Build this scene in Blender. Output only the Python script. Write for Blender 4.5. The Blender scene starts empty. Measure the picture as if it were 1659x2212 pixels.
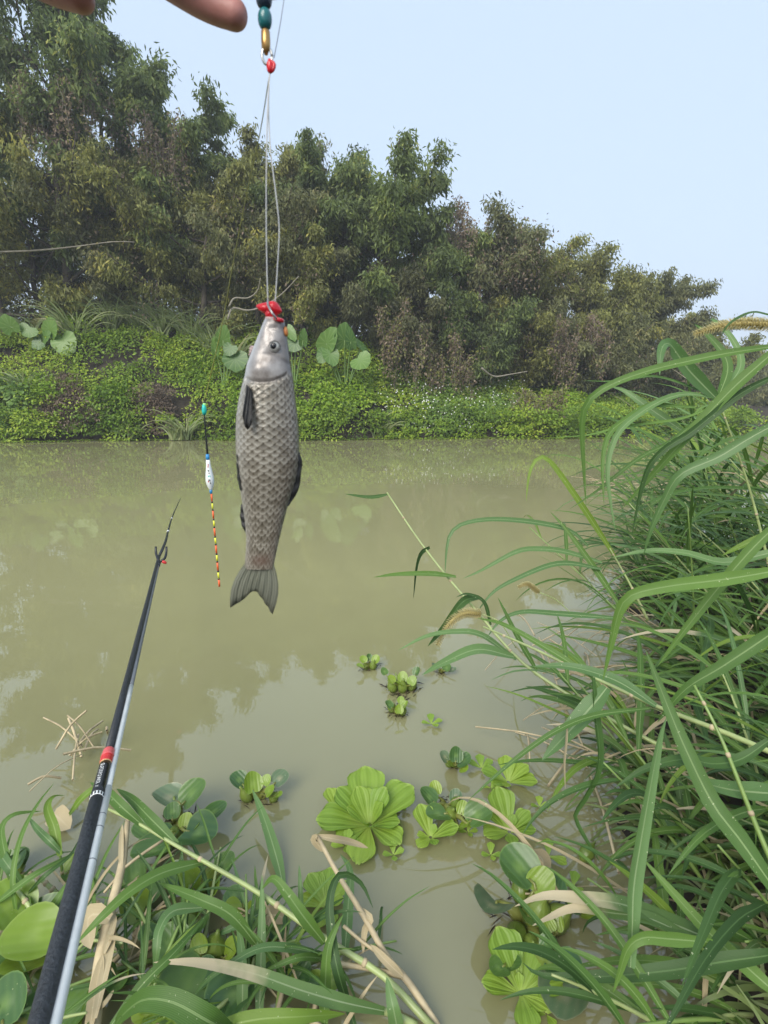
import bpy, math, random
import numpy as np
from mathutils import Vector, Matrix

rad = math.radians
sc = bpy.context.scene
COL = sc.collection
random.seed(7)

# ------------------------------------------------------------------ camera
CAMH, FPX, TH = 1.0, 520.0, math.atan(109 / 520)
cam_d = bpy.data.cameras.new("camera")
cam = bpy.data.objects.new("camera", cam_d)
COL.objects.link(cam)
cam.location = (0, 0, CAMH)
cam.rotation_euler = (math.pi / 2 - TH, 0, 0)
cam_d.sensor_fit = 'VERTICAL'
cam_d.sensor_height = 36
cam_d.lens = FPX / 1024 * 36
cam_d.clip_start = 0.02
cam_d.clip_end = 2000
cam_d.dof.use_dof = True
cam_d.dof.focus_distance = 7.0
cam_d.dof.aperture_fstop = 20
sc.camera = cam

# ------------------------------------------------------------------ sky, sun, exposure
SUN_EL, SUN_ROT = 40, 205
world = bpy.data.worlds.new("World")
sc.world = world
world.use_nodes = True
wn, wl = world.node_tree.nodes, world.node_tree.links
sky = wn.new('ShaderNodeTexSky')
sky.sky_type = 'NISHITA'
sky.sun_disc = False
sky.sun_elevation = rad(SUN_EL)
sky.sun_rotation = rad(SUN_ROT)
sky.altitude = 0
sky.air_density = 1.0
sky.dust_density = 3.0
sky.ozone_density = 1.0
hz = wn.new('ShaderNodeMixRGB')          # thin even high cloud over the whole sky
hz.inputs[0].default_value = 0.72
hz.inputs[2].default_value = (5.75, 7.05, 8.75, 1)
wl.new(sky.outputs[0], hz.inputs[1])
wl.new(hz.outputs[0], wn['Background'].inputs[0])
wn['Background'].inputs[1].default_value = 0.051
sun_d = bpy.data.lights.new("sun", 'SUN')
sun_d.energy = 1.5
sun_d.angle = rad(40)
sun_d.color = (1.0, 0.95, 0.87)
sun = bpy.data.objects.new("sun", sun_d)
COL.objects.link(sun)
sun.rotation_euler = (rad(90 - SUN_EL), 0, rad(180 - SUN_ROT))
sc.view_settings.view_transform = 'Standard'
sc.view_settings.look = 'None'
sc.view_settings.gamma = 1
sc.view_settings.exposure = 1.6
sc.render.engine = 'CYCLES'
sc.cycles.use_denoising = True
HAZE = 0.0028
sc.cycles.volume_bounces = 0
sc.cycles.max_bounces = 8
sc.cycles.diffuse_bounces = 4
sc.cycles.glossy_bounces = 3
sc.cycles.transparent_max_bounces = 8
sc.cycles.caustics_reflective = False
sc.cycles.caustics_refractive = False

# ------------------------------------------------------------------ helpers
S = 768 / 1659.0
FWD = np.array([0, math.cos(TH), -math.sin(TH)])
UP = np.array([0, math.sin(TH), math.cos(TH)])
CAM = np.array([0, 0, CAMH])

def ray(x, y):
    return FWD + np.array([1.0, 0, 0]) * ((x * S - 384) / FPX) - UP * ((y * S - 512) / FPX)

def P(x, y, d):            # point at depth d
    return CAM + ray(x, y) * d

def W(x, y, z=0.0):        # point on the level plane z
    r = ray(x, y)
    return CAM + r * ((z - CAMH) / r[2])

def RY(x, y, Y):           # point on the upright plane at distance Y
    r = ray(x, y)
    return CAM + r * (Y / r[1])

def lin(r, g, b):
    f = lambda c: ((c / 255 + 0.055) / 1.055) ** 2.4 if c > 10 else c / 255 / 12.92
    return (f(r), f(g), f(b), 1)

def nz(v):
    v = np.asarray(v, float)
    return v / (np.linalg.norm(v, axis=-1, keepdims=True) + 1e-12)

def spline(pts, n):
    p = np.asarray(pts, float)
    if len(p) == 2:
        t = np.linspace(0, 1, n)[:, None]
        return p[0] * (1 - t) + p[1] * t
    q = np.vstack([2 * p[0] - p[1], p, 2 * p[-1] - p[-2]])
    m = len(p) - 1
    seg = np.linalg.norm(np.diff(p, axis=0), axis=1)
    cum = np.concatenate([[0], np.cumsum(seg)]) / seg.sum()
    ts = np.linspace(0, 1, n)
    i = np.clip(np.searchsorted(cum, ts, side='right') - 1, 0, m - 1)
    u = ((ts - cum[i]) / (cum[i + 1] - cum[i] + 1e-12))[:, None]
    a, b, c, d = q[i], q[i + 1], q[i + 2], q[i + 3]
    return 0.5 * (2 * b + (c - a) * u + (2 * a - 5 * b + 4 * c - d) * u ** 2 + (3 * b - a - 3 * c + d) * u ** 3)

def fast_mesh(name, v, f, smooth=False, attrs=None, uv=None):
    me = bpy.data.meshes.new(name)
    v = np.ascontiguousarray(v, np.float32)
    f = np.ascontiguousarray(f, np.int32)
    k = f.shape[1]
    me.vertices.add(len(v)); me.vertices.foreach_set('co', v.ravel())
    me.loops.add(f.size); me.loops.foreach_set('vertex_index', f.ravel())
    me.polygons.add(len(f))
    me.polygons.foreach_set('loop_start', np.arange(0, f.size, k, dtype=np.int32))
    me.polygons.foreach_set('loop_total', np.full(len(f), k, np.int32))
    if smooth:
        me.polygons.foreach_set('use_smooth', np.ones(len(f), bool))
    for an, av in (attrs or {}).items():
        a = me.attributes.new(an, 'FLOAT', 'POINT')
        a.data.foreach_set('value', np.ascontiguousarray(av, np.float32))
    if uv is not None:
        l = me.uv_layers.new(name='UVMap')
        l.data.foreach_set('uv', np.ascontiguousarray(np.asarray(uv, np.float32)[f.ravel()]).ravel())
    me.update(calc_edges=True)
    return me

def obj(name, me, mat=None, parent=None, loc=None):
    o = bpy.data.objects.new(name, me)
    COL.objects.link(o)
    if mat is not None and me is not None and not me.materials:
        me.materials.append(mat)
    if parent is not None:
        o.parent = parent
        o.matrix_parent_inverse = Matrix.Translation(-Vector(parent.location))
    if loc is not None:
        o.location = loc
    return o

def tag(o, label=None, cat=None, group=None, kind=None):
    if label: o['label'] = label
    if cat: o['category'] = cat
    if group: o['group'] = group
    if kind: o['kind'] = kind
    return o

def thing(name, loc, label, cat, group=None):
    o = bpy.data.objects.new(name, None)
    o.empty_display_size = 0.05
    COL.objects.link(o)
    o.location = tuple(float(c) for c in loc)
    return tag(o, label, cat, group, 'thing')

def frames(p):
    t = nz(np.gradient(p, axis=0))
    ref = np.array([0, 0, 1.0]) if abs(t[0][2]) < 0.9 else np.array([1.0, 0, 0])
    n = np.zeros_like(p)
    n0 = ref - t[0] * ref.dot(t[0])
    for i in range(len(p)):
        n0 = n0 - t[i] * n0.dot(t[i]); n0 = n0 / (np.linalg.norm(n0) + 1e-12)
        n[i] = n0
    return t, n, np.cross(t, n)

def tube_vf(p, r, k=6, base=0, caps=True):
    p = np.asarray(p, float); m = len(p)
    r = np.full(m, r) if np.isscalar(r) else np.asarray(r, float)
    t, n, b = frames(p)
    a = np.arange(k) * 2 * math.pi / k
    ring = n[:, None, :] * np.cos(a)[None, :, None] + b[:, None, :] * np.sin(a)[None, :, None]
    v = (p[:, None, :] + ring * r[:, None, None]).reshape(-1, 3)
    i = np.arange(m - 1)[:, None] * k; j = np.arange(k)[None, :]; j2 = (j + 1) % k
    f = np.stack([i + j, i + j2, i + k + j2, i + k + j], -1).reshape(-1, 4)
    if caps and k >= 4:
        v = np.vstack([v, p[0], p[-1]])
        c0, c1 = m * k, m * k + 1
        jj = np.arange(k)
        e0 = np.stack([np.full(k, c0), (jj + 1) % k, jj, np.full(k, c0)], -1)
        # quads with a repeated vertex are avoided: pair the fan
        fan0 = np.array([[c0, (q + 1) % k, q, (q - 1) % k] for q in range(0, k, 2)]) if k % 2 == 0 else None
        if fan0 is not None:
            o = (m - 1) * k
            fan1 = np.array([[c1, o + (q - 1) % k, o + q, o + (q + 1) % k] for q in range(0, k, 2)])
            f = np.vstack([f, fan0, fan1])
    uvv = np.repeat(np.linspace(0, 1, m), k)
    return v, f + base

def tube(name, p, r, mat, parent=None, k=8, smooth=True):
    v, f = tube_vf(p, r, k)
    return obj(name, fast_mesh(name, v, f, smooth), mat, parent)

def tubes(name, lst, mat, parent=None, k=6):
    V, F, base = [], [], 0
    for p, r in lst:
        v, f = tube_vf(p, r, k, base)
        V.append(v); F.append(f); base += len(v)
    return obj(name, fast_mesh(name, np.vstack(V), np.vstack(F), True), mat, parent)

def lathe_vf(p0, axis, prof, k=16):   # prof: (distance along, radius)
    axis = nz(axis)
    p = np.array([np.asarray(p0) + axis * s for s, r in prof])
    return tube_vf(p, np.array([r for s, r in prof]), k)

def lathe(name, p0, axis, prof, mat, parent=None, k=16):
    v, f = lathe_vf(p0, axis, prof, k)
    return obj(name, fast_mesh(name, v, f, True), mat, parent)

# ------------------------------------------------------------------ materials
def new_mat(name):
    m = bpy.data.materials.new(name); m.use_nodes = True
    nt = m.node_tree
    for n in list(nt.nodes): nt.nodes.remove(n)
    out = nt.nodes.new('ShaderNodeOutputMaterial')
    b = nt.nodes.new('ShaderNodeBsdfPrincipled')
    nt.links.new(b.outputs[0], out.inputs[0])
    return m, nt, b, out

def ramp(nt, fac, stops):
    r = nt.nodes.new('ShaderNodeValToRGB')
    el = r.color_ramp.elements
    while len(el) < len(stops): el.new(0.5)
    for e, (p, c) in zip(el, stops):
        e.position = p; e.color = c if len(c) == 4 else (*c, 1)
    if fac is not None: nt.links.new(fac, r.inputs[0])
    return r.outputs[0]

def noise(nt, scale, detail=3, coord='Object', rough=0.6):
    n = nt.nodes.new('ShaderNodeTexNoise')
    n.inputs['Scale'].default_value = scale
    n.inputs['Detail'].default_value = detail
    n.inputs['Roughness'].default_value = rough
    tc = nt.nodes.new('ShaderNodeTexCoord')
    nt.links.new(tc.outputs[coord], n.inputs['Vector'])
    return n.outputs['Fac']

def mixc(nt, fac, a, b, mode='MIX'):
    m = nt.nodes.new('ShaderNodeMixRGB'); m.blend_type = mode
    for i, s in enumerate((fac, a, b)):
        if hasattr(s, 'links') or hasattr(s, 'is_linked'): nt.links.new(s, m.inputs[i])
        elif isinstance(s, (int, float)): m.inputs[i].default_value = s
        else: m.inputs[i].default_value = s if len(s) == 4 else (*s, 1)
    return m.outputs[0]

def math_n(nt, op, a, b=0.0, clamp=False):
    m = nt.nodes.new('ShaderNodeMath'); m.operation = op; m.use_clamp = clamp
    for i, s in enumerate((a, b)):
        if isinstance(s, (int, float)): m.inputs[i].default_value = s
        else: nt.links.new(s, m.inputs[i])
    return m.outputs[0]

def bump(nt, b, h, strength=0.3, dist=0.01):
    n = nt.nodes.new('ShaderNodeBump')
    n.inputs['Strength'].default_value = strength; n.inputs['Distance'].default_value = dist
    nt.links.new(h, n.inputs['Height']); nt.links.new(n.outputs[0], b.inputs['Normal'])

def translucent(nt, b, out, col, fac):
    t = nt.nodes.new('ShaderNodeBsdfTranslucent')
    mx = nt.nodes.new('ShaderNodeMixShader'); mx.inputs[0].default_value = fac
    nt.links.new(col, t.inputs[0])
    nt.links.new(b.outputs[0], mx.inputs[1]); nt.links.new(t.outputs[0], mx.inputs[2])
    nt.links.new(mx.outputs[0], out.inputs[0])

def plain(name, col, rough=0.5, metal=0.0, var=0.15, nscale=40, bmp=0.0):
    m, nt, b, out = new_mat(name)
    n = noise(nt, nscale)
    c = ramp(nt, n, [(0.3, tuple(x * (1 - var) for x in col[:3])), (0.7, tuple(min(1, x * (1 + var)) for x in col[:3]))])
    nt.links.new(c, b.inputs['Base Color'])
    b.inputs['Roughness'].default_value = rough; b.inputs['Metallic'].default_value = metal
    if bmp: bump(nt, b, n, bmp, 0.002)
    return m

def foliage(name, stops, rough=0.55, tr=0.3):
    m, nt, b, out = new_mat(name)
    a = nt.nodes.new('ShaderNodeAttribute'); a.attribute_name = 'tint'
    c = ramp(nt, a.outputs['Fac'], stops)
    nt.links.new(c, b.inputs['Base Color'])
    b.inputs['Roughness'].default_value = rough
    b.inputs['Specular IOR Level'].default_value = 0.35
    translucent(nt, b, out, c, tr)
    return m

def blade_mat(name, lo, hi, rib, dry=None, dry_from=0.6, rough=0.5, tr=0.3):
    m, nt, b, out = new_mat(name)
    uv = nt.nodes.new('ShaderNodeUVMap'); uv.uv_map = 'UVMap'
    sx = nt.nodes.new('ShaderNodeSeparateXYZ'); nt.links.new(uv.outputs[0], sx.inputs[0])
    oi = nt.nodes.new('ShaderNodeObjectInfo')
    c = ramp(nt, oi.outputs['Random'], [(0.0, lo), (1.0, hi)])
    n1 = noise(nt, 9, 4)
    c = mixc(nt, math_n(nt, 'MULTIPLY', n1, 0.45), c, tuple(x * 0.55 for x in lo[:3]))
    # fine parallel veins
    w = math_n(nt, 'SINE', math_n(nt, 'MULTIPLY', sx.outputs['X'], 95.0))
    c = mixc(nt, math_n(nt, 'MULTIPLY', math_n(nt, 'ADD', w, 1.0), 0.09), c, tuple(min(1, x * 1.5) for x in hi[:3]))
    d = math_n(nt, 'ABSOLUTE', math_n(nt, 'SUBTRACT', sx.outputs['X'], 0.5))
    ribf = math_n(nt, 'LESS_THAN', d, 0.045)
    ribf = math_n(nt, 'MULTIPLY', ribf, math_n(nt, 'SUBTRACT', 0.85, math_n(nt, 'MULTIPLY', sx.outputs['Y'], 0.7)))
    c = mixc(nt, ribf, c, rib)
    # small pale flecks
    sp = noise(nt, 160, 2)
    c = mixc(nt, math_n(nt, 'MULTIPLY', math_n(nt, 'GREATER_THAN', sp, 0.72), 0.5), c, lin(205, 210, 170))
    if dry is not None:
        f = math_n(nt, 'ADD', sx.outputs['Y'], math_n(nt, 'MULTIPLY', math_n(nt, 'SUBTRACT', n1, 0.5), 0.5))
        f = ramp(nt, f, [(dry_from, (0, 0, 0, 1)), (min(1, dry_from + 0.14), (1, 1, 1, 1))])
        c = mixc(nt, f, c, dry)
    nt.links.new(c, b.inputs['Base Color'])
    b.inputs['Roughness'].default_value = rough
    b.inputs['Specular IOR Level'].default_value = 0.35
    bump(nt, b, w, 0.15, 0.0006)
    translucent(nt, b, out, c, tr)
    return m

M = {}
M['tree_olive'] = foliage('tree_leaf_olive', [(0.0, (.115, .118, .045)), (0.4, (.215, .225, .072)), (0.75, (.30, .315, .085)), (1.0, (.44, .40, .09))], tr=.42)
M['tree_green'] = foliage('tree_leaf_green', [(0.0, (.095, .128, .048)), (0.5, (.175, .232, .072)), (0.85, (.255, .32, .085)), (1.0, (.38, .39, .10))], tr=.42)
M['tree_dull'] = foliage('tree_leaf_dull', [(0.0, (.115, .120, .056)), (0.5, (.205, .218, .095)), (0.85, (.28, .29, .115)), (1.0, (.38, .33, .15))], tr=.42)
M['dead'] = foliage('dead_vine', [(0.0, (.09, .066, .046)), (0.5, (.20, .150, .105)), (1.0, (.34, .27, .19))], 0.8, 0.25)
M['cover'] = foliage('cover_leaf', [(0.0, (.090, .150, .024)), (0.45, (.190, .310, .036)), (0.8, (.30, .42, .042)), (1.0, (.42, .50, .06))], tr=.35)
M['bright'] = foliage('bright_leaf', [(0.0, (.11, .20, .024)), (0.5, (.235, .38, .034)), (1.0, (.40, .52, .05))], 0.5, 0.35)
M['dark_bush'] = foliage('dark_bush_leaf', [(0.0, (.07, .13, .036)), (0.6, (.14, .24, .055)), (1.0, (.22, .33, .07))])
M['flower'] = foliage('white_petal', [(0.0, (.70, .70, .64)), (1.0, (.85, .85, .80))], 0.6, 0.2)
M['far_grass'] = foliage('far_grass_blade', [(0.0, (.09, .125, .04)), (0.5, (.16, .215, .07)), (0.85, (.25, .29, .12)), (1.0, (.38, .33, .18))], 0.5, 0.25)
M['bark'] = plain('bark', (.075, .062, .048), 0.9, 0, 0.35, 6, 0.5)
M['vine_wood'] = plain('vine_wood', (.21, .19, .15), 0.85, 0, 0.25, 10)
M['soil'] = plain('soil', (.035, .028, .018), 0.95, 0, 0.5, 5, 0.6)
M['mud'] = plain('mud', (.07, .052, .03), 0.9, 0, 0.4, 4)
G_LO, G_HI, G_RIB = (.060, .135, .026), (.140, .250, .045), (.26, .37, .14)
M['blade'] = blade_mat('grass_blade', G_LO, G_HI, G_RIB)
M['blade_pale'] = blade_mat('grass_blade_pale', (.080, .165, .050), (.145, .25, .080), (.30, .39, .19), tr=0.25, rough=0.42)
M['blade_lime'] = blade_mat('grass_blade_lime', (.13, .23, .025), (.20, .30, .04), (.30, .40, .12))
M['blade_dark'] = blade_mat('grass_blade_dark', (.034, .080, .020), (.075, .155, .034), (.14, .24, .08))
M['blade_tip'] = blade_mat('grass_blade_dry_tip', (.07, .14, .04), (.12, .21, .06), (.32, .40, .22), dry=(.50, .43, .28), dry_from=0.55)
M['straw'] = blade_mat('straw_blade', (.33, .26, .14), (.48, .40, .24), (.52, .44, .28), rough=0.7, tr=0.15)
M['culm'] = plain('grass_culm', (.18, .27, .07), 0.4, 0, 0.25, 14)
M['culm_pale'] = plain('grass_culm_pale', (.30, .36, .14), 0.4, 0, 0.25, 14)
M['straw_stem'] = plain('straw_stem', (.43, .35, .21), 0.7, 0, 0.3, 22, 0.3)
M['seed'] = foliage('seed_bristle', [(0, (.66, .56, .24)), (1, (.92, .86, .55))], .6, .4)

def waxy(name, lo, hi, edge, spots=(.30, .36, .16), rough=0.33, tr=0.22):
    m, nt, b, out = new_mat(name)
    oi = nt.nodes.new('ShaderNodeObjectInfo')
    c = ramp(nt, oi.outputs['Random'], [(0.0, lo), (1.0, hi)])
    uv = nt.nodes.new('ShaderNodeUVMap'); uv.uv_map = 'UVMap'
    sx = nt.nodes.new('ShaderNodeSeparateXYZ'); nt.links.new(uv.outputs[0], sx.inputs[0])
    w = math_n(nt, 'SINE', math_n(nt, 'MULTIPLY', sx.outputs['X'], 62.0))
    c = mixc(nt, math_n(nt, 'MULTIPLY', math_n(nt, 'ADD', w, 1.0), 0.055), c, edge)
    n1 = noise(nt, 30, 4)
    c = mixc(nt, math_n(nt, 'MULTIPLY', n1, 0.5), c, tuple(x * 0.6 for x in lo[:3]))
    g = ramp(nt, sx.outputs['Y'], [(0.0, (0.55, 0.55, 0.55, 1)), (0.45, (0, 0, 0, 1)), (0.93, (0, 0, 0, 1)), (1.0, (0.5, 0.5, 0.5, 1))])
    c = mixc(nt, g, c, edge)
    sp = noise(nt, 230, 2)
    c = mixc(nt, math_n(nt, 'GREATER_THAN', sp, 0.73), c, spots)
    nt.links.new(c, b.inputs['Base Color'])
    b.inputs['Roughness'].default_value = rough
    bump(nt, b, w, 0.2, 0.001)
    translucent(nt, b, out, c, tr)
    return m

M['pad'] = waxy('hyacinth_leaf', (.045, .115, .035), (.12, .22, .04), (.22, .34, .08))
M['pad_lime'] = waxy('hyacinth_leaf_lime', (.18, .30, .025), (.28, .38, .04), (.30, .40, .10))
M['pad_worn'] = waxy('hyacinth_leaf_worn', (.10, .17, .08), (.15, .22, .12), (.40, .36, .22), spots=(.55, .55, .40))
M['bulb'] = waxy('hyacinth_bulb', (.13, .20, .03), (.20, .27, .05), (.22, .20, .06), rough=0.28, tr=0.1)
M['pistia'] = waxy('water_lettuce_leaf', (.19, .33, .035), (.33, .47, .05), (.42, .54, .12), spots=(.2, .34, .07), rough=0.5, tr=0.3)

# water: still, silty and slightly see-through
m, nt, b, out = new_mat('river_water')
n1 = noise(nt, 0.25, 4)
wc = ramp(nt, n1, [(0.3, (.315, .305, .150)), (0.7, (.345, .332, .168))])
dif = nt.nodes.new('ShaderNodeBsdfDiffuse'); nt.links.new(wc, dif.inputs[0])
trn = nt.nodes.new('ShaderNodeBsdfTransparent'); trn.inputs[0].default_value = (.72, .70, .52, 1)
mx = nt.nodes.new('ShaderNodeMixShader')      # more see-through towards the near bank, so the bed shows there
tcw = nt.nodes.new('ShaderNodeTexCoord'); sxw = nt.nodes.new('ShaderNodeSeparateXYZ'); nt.links.new(tcw.outputs['Object'], sxw.inputs[0])
clr = ramp(nt, math_n(nt, 'ADD', math_n(nt, 'MULTIPLY', sxw.outputs['Y'], .25), math_n(nt, 'MULTIPLY', noise(nt, 1.2, 3), .2)), [(.22, (.46, .46, .46, 1)), (.8, (.08, .08, .08, 1))])
nt.links.new(clr, mx.inputs[0])
nt.links.new(dif.outputs[0], mx.inputs[1]); nt.links.new(trn.outputs[0], mx.inputs[2])
gl = nt.nodes.new('ShaderNodeBsdfGlossy'); gl.inputs['Roughness'].default_value = 0.015
fr = nt.nodes.new('ShaderNodeFresnel'); fr.inputs[0].default_value = 1.9
tc = nt.nodes.new('ShaderNodeTexCoord')
mp = nt.nodes.new('ShaderNodeMapping'); mp.inputs['Scale'].default_value = (1.0, 1.7, 1)
nt.links.new(tc.outputs['Object'], mp.inputs[0])
w1 = nt.nodes.new('ShaderNodeTexNoise'); w1.inputs['Scale'].default_value = 2.4; w1.inputs['Detail'].default_value = 3
nt.links.new(mp.outputs[0], w1.inputs['Vector'])
bn = nt.nodes.new('ShaderNodeBump'); bn.inputs['Strength'].default_value = 0.018; bn.inputs['Distance'].default_value = 0.05
nt.links.new(w1.outputs['Fac'], bn.inputs['Height'])
for nd in (gl, fr): nt.links.new(bn.outputs[0], nd.inputs['Normal'])
mx2 = nt.nodes.new('ShaderNodeMixShader')
nt.links.new(fr.outputs[0], mx2.inputs[0]); nt.links.new(mx.outputs[0], mx2.inputs[1]); nt.links.new(gl.outputs[0], mx2.inputs[2])
nt.links.new(mx2.outputs[0], out.inputs[0]); nt.nodes.remove(b)
M['water'] = m

# ------------------------------------------------------------------ terrain and water
def sstep(a, b, x):
    t = np.clip((np.asarray(x, float) - a) / (b - a), 0, 1)
    return t * t * (3 - 2 * t)

def edge(x):
    x = np.asarray(x, float)
    return 14.0 + .085 * (np.clip(x, -30, 8) + 10) + .22 * np.sin(x * .9) + .13 * np.sin(2.3 * x + 1) + .55 * np.clip(x - 8, 0, 60)

def htop(x):
    return np.interp(x, [-14, -10, -4, -1.5, 1, 4, 7, 12, 40], [3.4, 3.4, 3.35, 2.95, 2.2, 1.45, 1.0, .85, .8])

def bank_z(x, y):
    s = np.asarray(y, float) - edge(x)
    h = htop(x)
    z = -.55 + .55 * sstep(-.5, 0, s) + h * (.34 * sstep(0, .5, s) + .66 * sstep(.25, 3.2, s)) + .05 * np.clip(s - 3, 0, 20)
    return z + .10 * np.sin(x * 1.7 + y) * sstep(.2, 1, s) + .07 * np.sin(x * 3.1 - 2 * y) * sstep(.2, 1, s)

xs = np.concatenate([np.linspace(-160, -18, 12), np.linspace(-17, 24, 130), np.linspace(27, 200, 14)])
ss = np.concatenate([np.linspace(-1.2, 5, 40), [6, 8, 12, 20, 40, 80, 160, 400]])
X, SS = np.meshgrid(xs, ss)
Y = edge(X) + SS
Z = bank_z(X, Y)
nx = len(xs); ny = len(ss)
ii = (np.arange(ny - 1)[:, None] * nx + np.arange(nx - 1)[None, :]).ravel()
F = np.stack([ii, ii + 1, ii + nx + 1, ii + nx], -1)
o = obj('far_bank', fast_mesh('far_bank', np.stack([X, Y, Z], -1).reshape(-1, 3), F, True), M['soil'])
tag(o, kind='structure')

def shore_x(y):
    return .17 + .43 * y + .08 * np.sin(4 * y) + .05 * np.sin(9 * y + 1)
xs = np.linspace(-14, 14, 141); ys = np.linspace(-6, 9, 90)
X, Y = np.meshgrid(xs, ys)
dr = (X - shore_x(np.clip(Y, -1, 9)) - 2.2 * np.clip(Y - 3.3, 0, 9)) * .9
dn = .52 - Y + .04 * np.sin(5 * X)
dd = np.maximum(dr, dn)
Z = -.3 + .36 * sstep(-.25, .12, dd) + .22 * sstep(.1, 1.4, dd) + .02 * np.sin(X * 7) * np.sin(Y * 8)
nx = len(xs)
ii = (np.arange(len(ys) - 1)[:, None] * nx + np.arange(nx - 1)[None, :]).ravel()
o = obj('near_bank', fast_mesh('near_bank', np.stack([X, Y, Z], -1).reshape(-1, 3), np.stack([ii, ii + 1, ii + nx + 1, ii + nx], -1), True), M['soil'])
tag(o, kind='structure')
q = [[-200, -40, 0], [220, -40, 0], [220, 130, 0], [-200, 130, 0]]
o = obj('water', fast_mesh('water', q, [[0, 1, 2, 3]]), M['water']); tag(o, 'still silty green brown river water', kind='structure')
q = [[-200, -40, -.62], [220, -40, -.62], [220, 130, -.62], [-200, 130, -.62]]
o = obj('river_bed', fast_mesh('river_bed', q, [[0, 1, 2, 3]]), M['mud']); tag(o, kind='structure')

# ------------------------------------------------------------------ leaves in bulk
rng = np.random.default_rng(11)

def leaf_vf(pos, ax, nrm, L, Wd, tint, droop=0.0):
    n = len(pos)
    ax = nz(ax); side = nz(np.cross(ax, nrm)); nn = np.cross(side, ax)
    mid = pos + ax * (L * .45)[:, None]
    a = pos
    l = mid + side * (Wd * .5)[:, None] + nn * (Wd * .12)[:, None]
    r = mid - side * (Wd * .5)[:, None] + nn * (Wd * .12)[:, None]
    t = pos + ax * L[:, None] - nn * (L * .12)[:, None]
    v = np.stack([a, l, t, r], 1).reshape(-1, 3)
    k = np.arange(n)[:, None] * 4
    f = np.concatenate([k + np.array([[0, 1, 2]]), k + np.array([[0, 2, 3]])], 1).reshape(-1, 3)
    return v, f, np.repeat(tint, 4)

def leaf_obj(name, pos, ax, nrm, L, Wd, tint, mat, parent=None):
    v, f, t = leaf_vf(pos, ax, nrm, L, Wd, np.clip(tint, 0, 1))
    return obj(name, fast_mesh(name, v, f, False, {'tint': t}), mat, parent)

def rdir(n):
    return nz(rng.normal(size=(n, 3)))

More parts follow.
